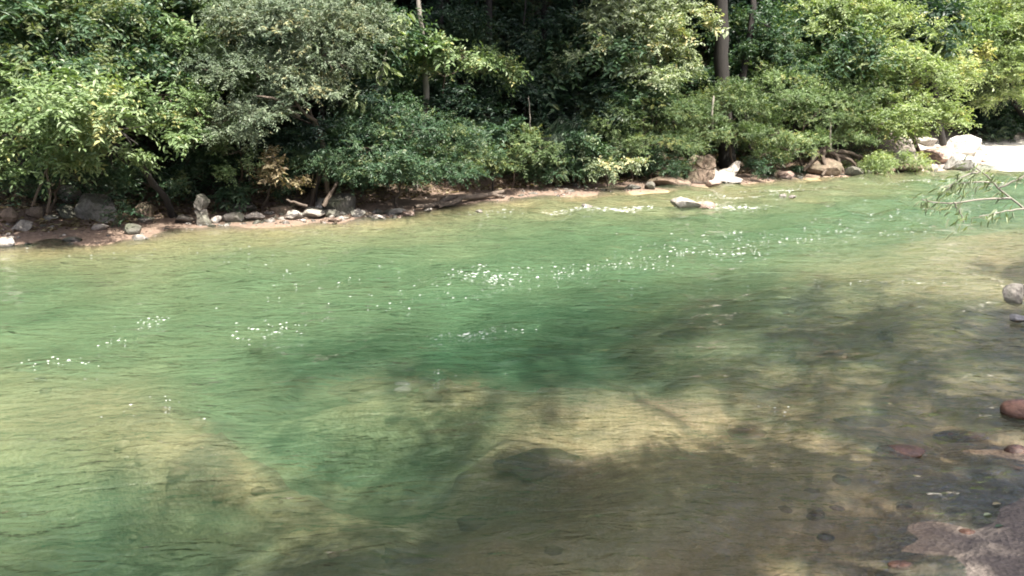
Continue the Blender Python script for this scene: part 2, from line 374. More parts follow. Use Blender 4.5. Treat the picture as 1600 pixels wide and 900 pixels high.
V = np.vstack([V, low]); m_ = len(ring); k_ = np.arange(m_); k2 = (k_ + 1) % m_
side = np.stack([ring, nb + k_, nb + k2, ring[k2]], 1)
wme = mesh_np('river', V, np.vstack([Fc, side]), smooth=True)
bm = bmesh.new(); bm.from_mesh(wme); bm.verts.ensure_lookup_table()
bm.faces.new([bm.verts[nb + q] for q in range(m_)][::-1]); bmesh.ops.recalc_face_normals(bm, faces=bm.faces[:]); bm.to_mesh(wme); bm.free()
tag(link('river', wme, water_mat()), kind='structure')

# foam flecks on the riffles, and sun glints modelled as white flecks
ZG = Zw.reshape(ny, nx)
def surf_z(x, y):
    i = int(np.clip(np.searchsorted(wxs, x) - 1, 0, nx - 2)); j = int(np.clip(np.searchsorted(wys, y) - 1, 0, ny - 2)); a = (x - wxs[i]) / (wxs[i + 1] - wxs[i]); b = (y - wys[j]) / (wys[j + 1] - wys[j])
    return (ZG[j, i] * (1 - a) + ZG[j, i + 1] * a) * (1 - b) + (ZG[j + 1, i] * (1 - a) + ZG[j + 1, i + 1] * a) * b
def foam_and_glints(clusters):
    Vv, Ff = [], []; r = np.random.default_rng(5)
    def fleck(x, y, a, b, ang):
        z = float(surf_z(x, y)) + .011; k = 7; i0 = len(Vv)
        for q in range(k):
            t = 6.283 * q / k; rr = 1 + r.normal(0, .22); ca, sa = a * rr * math.cos(t), b * rr * math.sin(t)
            Vv.append((x + ca * math.cos(ang) - sa * math.sin(ang), y + ca * math.sin(ang) + sa * math.cos(ang), z - .003))
        Vv.append((x, y, z + min(a, b) * .25))
        for q in range(k): Ff.append((i0 + q, i0 + (q + 1) % k, i0 + k))
    for u, v, ru, rv, n, sz, st, sl in clusters:
        for q in range(int(n * 1.0)):
            du = r.normal(0, .5) * ru; uu = u + du; vv = v + r.normal(0, .45) * rv + sl * du
            p = at(uu, vv); s_ = .26 * sz * math.exp(min(r.normal(0, .65), .85)) * p[1] / F
            fleck(p[0], p[1], s_ * st * 1.8, s_, r.normal(.22, .2))
    return mesh_np('foam_and_glints', Vv, Ff, smooth=True)
FOAM_AND_GLINTS = [(800, 430, 150, 16, 60, 1.5, 1.7, -.02), (760, 428, 70, 12, 45, 1.8, 1.8, -.05), (900, 420, 90, 12, 50, 1.3, 1.6, -.1), (960, 410, 90, 12, 35, 1.2, 1.6, -.1),
        (420, 518, 50, 14, 32, 1.6, 1.9, 0), (470, 505, 40, 10, 8, 1.3, 1.8, 0), (720, 522, 50, 8, 22, 1.3, 1.9, -.05), (630, 470, 110, 22, 24, 1.2, 1.8, 0), (240, 500, 40, 8, 16, 1.3, 1.9, -.15),
        (170, 535, 30, 10, 12, 1.3, 1.9, -.3), (80, 572, 90, 12, 22, 1.4, 2.0, 0), (240, 640, 80, 28, 12, 1.5, 2, 0), (700, 582, 60, 8, 7, 1.3, 2, 0), (1160, 395, 80, 14, 55, 1.3, 1.9, 0),
        (1200, 372, 160, 14, 90, 1.0, 2.2, 0), (1090, 388, 120, 14, 50, 1.1, 1.9, 0), (1330, 365, 140, 14, 60, .9, 2.4, 0), (1400, 340, 130, 16, 60, .9, 2.6, 0), (1010, 410, 60, 10, 20, 1.2, 1.8, 0),
        (900, 329, 75, 4, 110, 1.0, 2.6, -.01), (985, 327, 50, 3, 90, 1.2, 2.6, 0), (1150, 324, 60, 4, 110, 1.1, 2.6, 0), (1240, 297, 80, 4, 110, .9, 2.8, -.03), (1130, 308, 80, 4, 60, .8, 2.8, 0),
        (1490, 285, 90, 5, 90, .9, 2.8, 0), (1500, 310, 110, 12, 70, .8, 2.8, 0), (760, 334, 60, 4, 20, .8, 2.6, 0), (1400, 285, 60, 6, 40, .8, 2.8, 0), (1380, 440, 90, 5, 24, .9, 3, 0),
        (300, 400, 300, 28, 30, .9, 2.2, 0), (500, 430, 300, 40, 30, .9, 2.2, 0), (750, 521, 70, 7, 46, .9, 3, -.06), (1210, 640, 60, 30, 7, 1.3, 1.8, 0), (1030, 445, 200, 12, 16, 1.0, 2, 0)]
fo = link('river_foam_and_glints', foam_and_glints(FOAM_AND_GLINTS), foam_glint_mat()); tag(fo, kind='stuff')

# ------------------------------------------------------------------ tubes and rocks
def tube(path, radii, seg=8, wob=.0, seed=0, cap=True):
    P_ = [Vector(p) for p in path]; r = random.Random(seed); Vv, Ff = [], []; n = len(P_)
    prev = None
    for i, p in enumerate(P_):
        t = (P_[min(i + 1, n - 1)] - P_[max(i - 1, 0)]).normalized()
        a = (prev - t * prev.dot(t)) if prev is not None else t.orthogonal()
        if a.length < 1e-5: a = t.orthogonal()
        a.normalize(); prev = a; b = t.cross(a)
        for q in range(seg):
            an = 6.2832 * q / seg; rr = radii[i] * (1 + wob * r.uniform(-1, 1))
            Vv.append(p + (a * math.cos(an) + b * math.sin(an)) * rr)
    for i in range(n - 1):
        for q in range(seg):
            Ff.append((i * seg + q, i * seg + (q + 1) % seg, (i + 1) * seg + (q + 1) % seg, (i + 1) * seg + q))
    return np.array([tuple(v) for v in Vv]), np.array(Ff)
def smooth_path(pts, n, jit=0., seed=0):
    pts = np.asarray(pts, float); m = len(pts); r = np.random.default_rng(seed)
    t = np.linspace(0, m - 1, n); out = np.zeros((n, 3))
    for i, tt in enumerate(t):
        k = min(int(tt), m - 2); f = tt - k
        p0, p1, p2, p3 = pts[max(k - 1, 0)], pts[k], pts[k + 1], pts[min(k + 2, m - 1)]
        out[i] = .5 * ((2 * p1) + (-p0 + p2) * f + (2 * p0 - 5 * p1 + 4 * p2 - p3) * f * f + (-p0 + 3 * p1 - 3 * p2 + p3) * f ** 3)
    out[1:-1] += r.normal(0, jit, (n - 2, 3)) if jit else 0
    return out
def ico(sub):
    b = bmesh.new(); bmesh.ops.create_icosphere(b, subdivisions=sub, radius=1)
    v = np.array([tuple(q.co) for q in b.verts]); f = np.array([[q.index for q in g.verts] for g in b.faces]); b.free(); return v, f
ICO = {k: ico(k) for k in (1, 2, 3, 4)}
def rock_shape(seed, sub=3, cuts=9, rough=.22, lo=.55, hi=.9):
    v, f = ICO[sub]; v = v.copy(); r = np.random.default_rng(seed)
    v *= (1 + rough * fbm3(v * 1.3 + seed * 3.1, seed, 3))[:, None]
    for q in range(cuts):
        n = r.normal(0, 1, 3); n /= np.linalg.norm(n); e = v @ n - r.uniform(lo, hi); k = e > 0
        v[k] -= np.outer(e[k] * .93, n)
    v += (.035 * rough / .22 * fbm3(v * 6 + seed, seed + 5, 3))[:, None] * v
    mn, mx = v.min(0), v.max(0); return (v - (mn + mx) / 2) / ((mx - mn) / 2), f
def ground_px(u, v):
    z = 0.
    for q in range(12):
        p = at(u, v, z); z = .5 * z + .5 * max(H(p[0], p[1]), 0.0)
    return at(u, v, z), z
def rock(name, label, u, v, w, h, mat, seed, dr=.8, cat='rock', group=None, sink=.25, cuts=9, sub=3, lo=.55, hi=.9, tilt=0., smooth=False, z=None, yaw=None, rough=.22):
    """u, v: photo pixel of the middle of its foot; w, h: its width and height in photo pixels."""
    if z is None: p, z = ground_px(u, v)
    else: p = at(u, v, z)
    k = p[1] / F / CP; wm, hm = w * k, h * k; dm = wm * dr
    vv, f = rock_shape(seed, sub, cuts, rough, lo, hi)
    tot = hm * (1 + sink)
    vv = vv * np.array([wm / 2, dm / 2, tot / 2])
    if tilt:
        c, s_ = math.cos(tilt), math.sin(tilt); vv = np.stack([vv[:, 0] * c - vv[:, 2] * s_, vv[:, 1], vv[:, 0] * s_ + vv[:, 2] * c], 1)
    vv[:, 2] += tot / 2 - hm * sink
    me = mesh_np(name, vv, f, smooth=smooth)
    o = link(name, me, ROCK[mat], None, (p[0], p[1] + dm * .4, z)); return tag(o, label, cat, group)

R = [  # far bank, left beach
 ('boulder', 'large angular grey boulder with a pointed right corner above the left beach', 146, 345, 62, 40, 'grey', 3, .8),
 ('boulder', 'grey boulder standing behind and left of the large angular boulder on the beach', 104, 318, 36, 26, 'grey', 8, .9),
 ('boulder', 'dark rounded boulder in shade below the left of the large angular boulder', 96, 343, 32, 20, 'dark', 9, .9),
 ('boulder', 'tan squarish boulder at the top of the beach beside the leaning trunk', 218, 343, 34, 26, 'brown', 11, .9),
 ('rock', 'pale flat rock at the foot of the tan squarish boulder', 226, 349, 26, 9, 'grey', 12, .8),
 ('rock', 'dark pyramid shaped rock at the water edge of the left beach', 203, 367, 26, 16, 'dark', 14, .8),
 ('rock', 'pale pinkish rock with white top lying in the water beside the dark pyramid rock', 215, 375, 30, 8, 'pale', 15, .7),
 ('rock', 'dark low slab lying at the edge of the brown sand', 110, 378, 30, 7, 'dark', 17, .6),
 ('rock', 'small dark stone on the waterline left of the dark low slab', 42, 385, 12, 5, 'dark', 18, .8),
 ('rock', 'whitish stacked rock cut by the left edge of the picture', 4, 388, 30, 15, 'pale', 19, .8),
 ('rock', 'pale broken rock lying on the middle of the brown beach', 153, 360, 28, 9, 'pale', 20, .7),
 ('rock', 'grey cracked rock at the top left of the beach', 30, 362, 30, 18, 'grey', 21, .8),
 ('rock', 'brown mossy rock under the shrubs at the left edge', 10, 345, 30, 20, 'brown', 22, .8),
 ('rock', 'brown rounded rock beside the two thin stems', 50, 341, 28, 17, 'brown', 23, .8),
 ('rock', 'low grey rock at the foot of the two thin stems', 75, 347, 26, 10, 'grey', 24, .8),
 # by the pale stump
 ('rock', 'dark wide rock low at the water left of the pale broken stump', 285, 350, 34, 14, 'dark', 31, .8),
 ('rock', 'pale wedge rock at the water right of the broken stump', 336, 349, 18, 11, 'pale', 33, .8),
 ('rock', 'grey ridge rock at the water between stump and stone bar', 362, 347, 34, 14, 'grey', 34, .7),
 ('rock', 'pale grey slab at the left end of the stone bar', 395, 345, 34, 12, 'pale', 35, .7),
 ('rock', 'dark brown rock mass under the shrubs above the grey ridge rock', 372, 333, 50, 16, 'dark', 36, .7),
 # stone bar
 ('boulder', 'large dark brown mossy boulder at the back of the stone bar', 526, 336, 48, 30, 'dark', 41, .9),
 ('boulder', 'grey boulder leaning left against the large dark mossy boulder', 502, 328, 24, 18, 'grey', 42, .9),
 ('rock', 'tilted pale slab stone with a dark hollow under it on the stone bar', 458, 344, 26, 15, 'pale', 43, .7),
 ('rock', 'white topped stone in the middle of the stone bar', 496, 330, 15, 9, 'white', 44, .8),
 ('rock', 'wide grey rock in the middle of the stone bar', 486, 343, 40, 15, 'grey', 45, .8),
 ('rock', 'dark wedge rock below the large dark mossy boulder', 515, 340, 30, 12, 'dark', 46, .8),
 ('rock', 'dark brown rock behind the tilted pale slab', 440, 334, 40, 12, 'brown', 47, .8),
 ('rock', 'grey pointed stone right of the large dark mossy boulder', 559, 339, 24, 12, 'grey', 48, .8),
 ('rock', 'pink tan flat stone at the water in the stone bar', 522, 347, 22, 6, 'pink', 49, .8),
 ('rock', 'pale cream slab at the water edge near the right of the stone bar', 590, 344, 26, 8, 'pale', 50, .7),
 ('rock', 'cream flat stone near the left tip of the forked log', 636, 338, 22, 7, 'pink', 52, .8),
 ('rock', 'small pale stone in the shallows below the forked log', 668, 330, 14, 5, 'pale', 53, .8),
 ('rock', 'cream stone half under water right of the forked log', 748, 333, 12, 5, 'pale', 54, .8),
 # sandy strip
 ('rock', 'dark flat rock on the sand at the right end of the sandy strip', 990, 296, 26, 7, 'dark', 61, .7),
 ('boulder', 'long sloping brown rock lying between the sand strip and the white rocks', 1048, 294, 66, 16, 'brown', 62, .5),
 ('rock', 'dark notch of rock at the left end of the long sloping rock', 1016, 296, 16, 12, 'dark', 63, .8),
 ('rock', 'small rounded dark stone on the sand of the strip', 898, 291, 10, 6, 'dark', 64, .9),
 # white rock group
 ('boulder', 'white low boulder at the foot of the white fin rock', 1140, 287, 50, 12, 'pale', 75, .6),
 ('rock', 'brown and white small rock at the water left of the white boulder', 1117, 291, 24, 8, 'pink', 76, .7),
 # mid-river rocks
 ('boulder', 'low white rock in the riffle in the middle of the river', 1074, 326, 46, 16, 'pale', 81, .7),
 ('rock', 'pale tail of rock right of the white rock in the riffle', 1102, 326, 36, 10, 'pink', 82, .7),
 ('rock', 'pale rock awash at the left of the riffle', 918, 324, 18, 5, 'pale', 83, .8),
 ('rock', 'small pair stone above the water right of the riffle', 1224, 309, 12, 6, 'pale', 84, .8),
 ('rock', 'pale stone awash beside the small pair stone', 1239, 310, 12, 5, 'pale', 85, .8),
 # right bank
 ('rock', 'pinkish angular rock at the water below the grey bush', 1230, 280, 26, 12, 'pink', 91, .7),
 ('boulder', 'brown root covered rock slope left of the grass tufts', 1288, 275, 60, 26, 'brown', 92, .7),
 ('boulder', 'brown banded rock behind the roots', 1310, 262, 60, 24, 'brown', 93, .7),
 ('rock', 'dark rock between the roots and the left grass tuft', 1338, 275, 26, 14, 'dark', 94, .8),
 ('boulder', 'pale rounded boulder behind the grass tufts', 1424, 264, 44, 26, 'pale', 95, .8),
 ('rock', 'brown broken rock at the water under the right grass tuft', 1424, 270, 40, 14, 'brown', 96, .7),
 ('boulder', 'dark pink banded rock face between boulder and white beach', 1470, 258, 60, 28, 'pink', 97, .7),
 ('boulder', 'big white sunlit rock sloping down to the beach', 1514, 248, 58, 34, 'white', 98, .8),
 ('boulder', 'white rock block at the water in front of the big sunlit rock', 1508, 267, 50, 24, 'white', 99, .7),
 ('boulder', 'grey ledge rock above the pink banded rock face', 1446, 228, 46, 14, 'pale', 100, .8),
 # near right
 ('rock', 'dark wet rock standing in the shallows at the right edge', 1592, 474, 46, 30, 'grey', 111, .8),
 ('rock', 'whitish stone awash below the dark wet rock at the right edge', 1596, 504, 34, 10, 'white', 112, .8),
]
for (nm, lb, u, v, w, h, mt, sd_, dr) in R: rock(nm, lb, u, v, w, h, mt, sd_, dr, cuts=13, lo=.42, hi=.85, rough=.3) if u < 1400 or u > 1560 else rock(nm, lb, u, v, w, h, mt, sd_, dr, cuts=20, lo=.28, hi=.85, rough=.5)
def slab(name, label, outline, dY, thick, mat, seed, lean=.25):
    c = np.mean(np.array(outline, float), 0); Yq = bankY(c[0]) + dY; b_ = bmesh.new(); vs = [b_.verts.new(tuple(pt(u, v, Yq))) for u, v in outline]; b_.faces.new(vs)
    ex = bmesh.ops.extrude_face_region(b_, geom=b_.faces[:]); ev = [g for g in ex['geom'] if isinstance(g, bmesh.types.BMVert)]
    bmesh.ops.translate(b_, verts=ev, vec=(thick * .15, thick, -thick * .1)); bmesh.ops.recalc_face_normals(b_, faces=b_.faces[:])
    bmesh.ops.bevel(b_, geom=b_.edges[:], offset=thick * .12, segments=1, affect='EDGES'); bmesh.ops.triangulate(b_, faces=b_.faces[:]); bmesh.ops.subdivide_edges(b_, edges=b_.edges[:], cuts=3, use_grid_fill=True)
    P_ = np.array([tuple(v.co) for v in b_.verts]); o_ = P_.mean(0); o_[2] = P_[:, 2].min(); n_ = np.stack([fbm3(P_ * 3.2 + seed + 9 * q, seed + q, 4) for q in range(3)], -1); P_ = P_ + n_ * .09
    P_[:, 1] += lean * (P_[:, 2] - o_[2])
    for v, p in zip(b_.verts, P_): v.co = Vector(p - o_)
    me = bpy.data.meshes.new(name); b_.to_mesh(me); b_.free(); return tag(link(name, me, ROCK[mat], None, tuple(o_)), label, 'rock' if label else None)
slab('boulder', 'tall dark root covered rock behind the white rocks', [(1066, 290), (1072, 268), (1076, 254), (1082, 243), (1097, 246), (1114, 244), (1118, 262), (1112, 290)], .3, .9, 'brown', 71, .15)
slab('boulder', 'tan knobbly rock capping the tall dark rock', [(1085, 253), (1090, 241), (1099, 245), (1109, 240), (1120, 247), (1119, 262), (1110, 268), (1094, 262)], .2, .5, 'brown', 72, .1)
slab('boulder', 'white fin shaped rock with a triangular top at the water', [(1118, 284), (1124, 269), (1140, 265), (1150, 257), (1162, 253), (1158, 266), (1149, 276), (1146, 285)], -.1, .35, 'pale', 73, .6)
slab('boulder', 'white steep rock face under the tan knobbly rock', [(1104, 287), (1107, 264), (1114, 258), (1123, 263), (1130, 274), (1138, 288)], -.02, .5, 'pale', 74, .7)
rock('river_stone', 'smooth reddish brown wet stone standing in the shallows at the right edge', 1602, 660, 60, 32, 'red', 121, .8, cuts=3, smooth=True, lo=.8, hi=.95, rough=.1)
rock('river_stone', 'orange brown stone just awash below the smooth reddish stone', 1598, 712, 44, 12, 'red', 122, .8, cuts=3, smooth=True, lo=.8, hi=.95, sink=1.6, z=-.05, rough=.12)
rock('river_stone', 'flat reddish stone breaking the surface of the near shallows', 1415, 712, 84, 7, 'red', 123, .6, cuts=5, smooth=True, lo=.7, hi=.95, sink=1.5, z=-.035, rough=.12)
rock('river_stone', 'orange brown stone under shallow water near the bottom of the picture', 1415, 893, 50, 10, 'red', 124, .6, cuts=3, smooth=True, lo=.8, hi=.95, sink=.5, z=-.04, rough=.12)
rock('river_stone', 'wide orange tan stone lying under water below the reddish stone', 1510, 692, 90, 10, 'red', 125, .5, cuts=3, smooth=True, lo=.8, hi=.95, sink=.5, z=-.10, rough=.12)
rock('river_stone', 'dark reddish stone under water left of the flat reddish stone', 1165, 690, 90, 12, 'red', 126, .5, cuts=3, smooth=True, lo=.8, hi=.95, sink=.5, z=-.2, rough=.12)
rock('river_stone', 'brown stone under rippled water near the flat reddish stone', 1350, 672, 100, 12, 'sub', 127, .5, cuts=7, smooth=True, lo=.5, hi=.95, sink=.5, z=-.17, rough=.12)
rock('river_stone', 'bright cream pebble lying on the ledge in mid water', 628, 614, 28, 8, 'white', 128, .7, cuts=2, smooth=True, lo=.85, hi=.95, sink=.4, z=-.12, rough=.1)
SUB = [('pale green slab lying under water below the sunlit gravel', 840, 745, 150, 22, 131), ('long dark rock ledge under water at the edge of the green pool', 590, 622, 180, 14, 132),
       ('brown rock hump under water right of the long dark ledge', 700, 625, 100, 14, 133), 
       ('brown hump under water at the bottom edge of the picture', 640, 890, 110, 16, 136),
       ('brown rock hump under water near the shadow edge in midstream', 1090, 535, 120, 10, 137), ('long tan rock under rippled water right of midstream', 1230, 570, 170, 10, 138)]
for lb, u, v, w, h, sd_ in SUB:
    p = at(u, v, -.3); zg = H(p[0], p[1])
    rock('submerged_rock', lb, u, v, w, h, 'sub', sd_, .6, cuts=9, sub=4, sink=.8, z=min(zg, -.08) - .03, smooth=True, lo=.35, hi=.9, rough=.75)

# cobbles on the bars: shared meshes, each an object of its own
COB = {}
for mt in ('grey', 'pale', 'pink', 'brown', 'dark', 'white'):
    for q in range(3):
        vv, f = rock_shape(300 + q * 7 + len(mt), 2, 7, .2); me = mesh_np('cobble', vv, f); me.materials.append(ROCK[mt]); COB[mt, q] = me
cr_ = np.random.default_rng(77)
def cobbles(n, us, vs, sz, mats, label, group):
    for q in range(n):
        t = cr_.random(); u = us[0] + (us[1] - us[0]) * t; v = np.interp(t, np.linspace(0, 1, len(vs[0])), vs[0]); v2 = np.interp(t, np.linspace(0, 1, len(vs[1])), vs[1])
        v = v + (v2 - v) * cr_.random(); p, z = ground_px(u, v); s_ = cr_.uniform(*sz) * math.exp(cr_.normal(0, .2)) * p[1] / F / 2
        o = link('cobble', COB[mats[cr_.integers(len(mats))], int(cr_.integers(3))]); o.location = (p[0], p[1], z - s_ * .12)
        o.scale = (s_, s_ * cr_.uniform(.6, 1), s_ * cr_.uniform(.4, .7)); o.rotation_euler = (cr_.normal(0, .25), cr_.normal(0, .25), cr_.uniform(0, 6.28)); tag(o, label, 'cobble', group)
cobbles(84, (415, 650), ((331, 330, 330, 331), (352, 350, 346, 338)), (8, 21), ('grey', 'brown', 'grey', 'brown', 'pale', 'dark', 'pink'), 'loose cobble in the stony bar left of the forked driftwood log', 'cobbles of the stone bar')
cobbles(26, (0, 270), ((348, 350, 346, 350), (388, 384, 372, 360)), (5, 12), ('grey', 'pale', 'dark', 'brown'), 'small loose stone scattered on the brown sand of the left beach', 'stones on the left beach')
cobbles(40, (780, 990), ((300, 296, 293, 290), (314, 308, 303, 298)), (5, 13), ('pale', 'pink', 'grey'), 'small pale stone scattered on the sandy strip right of the log', 'stones on the sandy strip')
cobbles(40, (1180, 1440), ((272, 262, 262, 258), (286, 280, 275, 270)), (8, 18), ('brown', 'pink', 'grey', 'dark'), 'brown broken stone at the water edge below the roots and grass tufts', 'stones under the right bank')
cobbles(34, (1430, 1556), ((240, 232, 226, 236), (266, 264, 262, 262)), (12, 26), ('pale', 'pink', 'pale', 'white'), 'broken pale rock in the heap between the grass and the white beach', 'broken rocks by the white beach')
cobbles(26, (290, 420), ((342, 340, 338), (354, 353, 352)), (7, 16), ('grey', 'dark', 'pale'), 'small stone at the waterline between the broken stump and the stone bar', 'stones at the waterline')

for mt in ('red', 'sub'):
    for q in range(3):
        vv, f = rock_shape(400 + q * 5, 3, 5, .15, .7, .95); me = mesh_np('cobble', vv, f, smooth=True); me.materials.append(ROCK[mt]); COB[mt, q] = me
for q in range(10):
    u, v = cr_.uniform(1180, 1640), cr_.uniform(630, 870); p = at(u, v, -.1); z = H(p[0], p[1]); s_ = cr_.uniform(.06, .12)
    if z > .02: continue
    o = link('cobble', COB['red', int(cr_.integers(3))], None, None, (p[0], p[1], z - s_ * .2)); o.scale = (s_, s_ * .75, s_ * .45); o.rotation_euler = (0, 0, cr_.uniform(0, 6.28)); tag(o, 'reddish brown stone lying under the clear near shallows', 'cobble', 'stones under the near shallows')
# bed cobbles and pebbles: more than anyone could count
def scatter_stones(name, n, box, size, seed, cond, tones=None, flat=.5):
    r = np.random.default_rng(seed); v, f = ICO[1]; x = r.uniform(box[0], box[1], n); y = r.uniform(box[2], box[3], n)
    z = terrain(x, y); k = cond(x, y, z); x, y, z = x[k], y[k], z[k]; n = len(x)
    s_ = size * np.exp(r.normal(0, .5, n)); sc = np.stack([s_, s_ * r.uniform(.6, 1, n), s_ * flat], 1); a = r.uniform(0, 6.28, n)
    vv = v[None] * (1 + r.normal(0, .12, (n, len(v), 1))) * sc[:, None, :]; c, s2 = np.cos(a)[:, None], np.sin(a)[:, None]
    vx, vy = vv[..., 0] * c - vv[..., 1] * s2, vv[..., 0] * s2 + vv[..., 1] * c
    V = np.stack([vx + x[:, None], vy + y[:, None], vv[..., 2] + (z + .15 * s_)[:, None]], -1).reshape(-1, 3)
    Fc = (f[None] + (np.arange(n) * len(v))[:, None, None]).reshape(-1, 3)
    return mesh_np(name, V, Fc, tone=np.repeat(r.random(n), len(f)), smooth=True)
def tone_mat(name, pts, rough=.7):
    m, nt, N, L, P, O = nmat(name); a = N.new('ShaderNodeAttribute'); a.attribute_name = 'tone'; g = N.new('ShaderNodeNewGeometry')
    r = ramp(N, pts); L.new(a.outputs['Fac'], r.inputs[0]); n = noise_node(N, L, g.outputs['Position'], 25, 5, .7)
    r2 = ramp(N, [(.3, (.6, .6, .6)), (.7, (1.15, 1.15, 1.15))]); L.new(n.outputs[0], r2.inputs[0])
    L.new(mixc(N, L, 1., r.outputs[0], r2.outputs[0], 'MULTIPLY'), P.inputs['Base Color']); P.inputs['Roughness'].default_value = rough
    L.new(bump(N, L, n.outputs[0], .4, .02), P.inputs['Normal']); return m
bedm = tone_mat('riverbed_stone', [(0, (.10, .085, .045)), (.3, (.21, .17, .09)), (.6, (.30, .25, .14)), (.85, (.24, .14, .075)), (1, (.42, .37, .25))])
tag(link('riverbed_gravel', scatter_stones('riverbed_gravel', 420, (-7, 9, 3.4, 15), .05, 91, lambda x, y, z: (z < -.03) & (fbm2(x, y, .7, 61, 3) > -.12)), bedm), kind='stuff')
pebm = tone_mat('bank_pebble', [(0, (.09, .07, .055)), (.4, (.20, .15, .12)), (.75, (.30, .25, .21)), (1, (.45, .42, .38))])
def on_bank(x, y, z):
    s = sdist(x, y, FL, 1.0); return (s > -.3) & (s < 2.2) & (z < .5)
tag(link('bank_gravel', scatter_stones('bank_gravel', 9000, (-14, 24, 13, 40), .022, 92, on_bank), pebm), kind='stuff')

# ------------------------------------------------------------------ foliage
def unit(v): return v / np.maximum(np.linalg.norm(v, axis=-1, keepdims=True), 1e-9)
def leaves(origin, dirs, nrm, ln, wd, fold=.25, curl=.15):
    n = len(origin); a = unit(dirs); w = unit(np.cross(a, nrm)); u = unit(np.cross(w, a))
    ln = ln[:, None]; wd = wd[:, None]
    P0 = origin; P3 = origin + a * ln - u * ln * curl
    m1 = origin + a * ln * .33 + u * 0; m2 = origin + a * ln * .68 - u * ln * curl * .35
    l1, r1 = m1 + w * wd * .5 + u * wd * fold, m1 - w * wd * .5 + u * wd * fold
    l2, r2 = m2 + w * wd * .38 + u * wd * fold, m2 - w * wd * .38 + u * wd * fold
    V = np.stack([P0, l1, l2, P3, r2, r1], 1).reshape(-1, 3)
    b = (np.arange(n) * 6)[:, None]
    Fc = np.stack([b + np.array([[0, 3, 2, 1]]), b + np.array([[0, 5, 4, 3]])], 1).reshape(-1, 4)
    return V, Fc
def foliage(blobs, dens, ln, wd, r, per=9, droop=.25, spread=1.0, clump=.28, tone=(.5, .22), gap=.0, up=.55, shell=.35):
    """blobs: [(centre, radii)]; dens: twigs per square metre of blob surface."""
    OV, OF, OT = [], [], []; off = 0
    for c, rad in blobs:
        c = np.asarray(c, float); rad = np.asarray(rad, float); area = 4 * math.pi * (np.mean(rad ** 1.6)) ** (2 / 1.6)
        nt = max(8, int(dens * area)); nc = max(4, int(nt / 20))
        d = unit(r.normal(0, 1, (nc, 3))); d[:, 2] = np.abs(d[:, 2]) * .9 - .25; d = unit(d); cc = d * rad * (r.uniform(shell, 1.0, (nc, 1)) ** .6 + (r.random((nc, 1)) < .22) * r.uniform(.1, .4, (nc, 1)))
        ct = r.normal(0, .22, nc); cs_ = np.exp(r.normal(0, .2, nc))
        ix = r.integers(0, nc, nt); p = cc[ix] + r.normal(0, clump, (nt, 3)) * rad * np.array([.62, .62, .38])
        out = unit(p / rad); td = unit(out * .8 + r.normal(0, .55, (nt, 3)) + np.array([0, 0, .15])); L_ = ln * per * .42 * r.uniform(.7, 1.3, nt)
        t = (np.arange(per) + .6) / per
        q = p[:, None, :] + td[:, None, :] * (t[None, :, None] * L_[:, None, None]); q[..., 2] -= droop * (t ** 2)[None] * L_[:, None]
        side = unit(np.cross(td, np.array([0, 0, 1.]) + r.normal(0, .3, (nt, 3))))
        sg = np.where(np.arange(per) % 2 == 0, 1, -1)[None, :, None]
        ld = td[:, None, :] * .55 + side[:, None, :] * sg * spread + r.normal(0, .28, (nt, per, 3)); ld[..., 2] -= droop
        nr = np.array([0, 0, 1.]) * up + out[:, None, :] * .35 + r.normal(0, .33, (nt, per, 3))
        n = nt * per; k_s = np.repeat(cs_[ix], per); lns = ln * k_s * np.exp(r.normal(0, .25, n)); wds = wd * k_s * np.exp(r.normal(0, .2, n))
        V, Fc = leaves((q + c).reshape(-1, 3), ld.reshape(-1, 3), nr.reshape(-1, 3), lns, wds)
        tn = np.clip(tone[0] + ct[ix][:, None] + r.normal(0, tone[1] * .6, (nt, 1)) + r.normal(0, tone[1] * .6, (nt, per)), 0, 1).reshape(-1)
        OV.append(V); OF.append(Fc + off); OT.append(np.repeat(tn, 2)); off += len(V)
    return np.vstack(OV), np.vstack(OF), np.concatenate(OT)
def bough_tubes(paths, r0):
    Vs, Fs, o = [], [], 0
    for k, (p, a) in enumerate(paths):
        v, f = tube(p, np.linspace(a, a * .3, len(p)), 6, .08, k); Vs.append(v); Fs.append(f + o); o += len(v)
    return np.vstack(Vs), np.vstack(Fs)
NLEAF = [0]
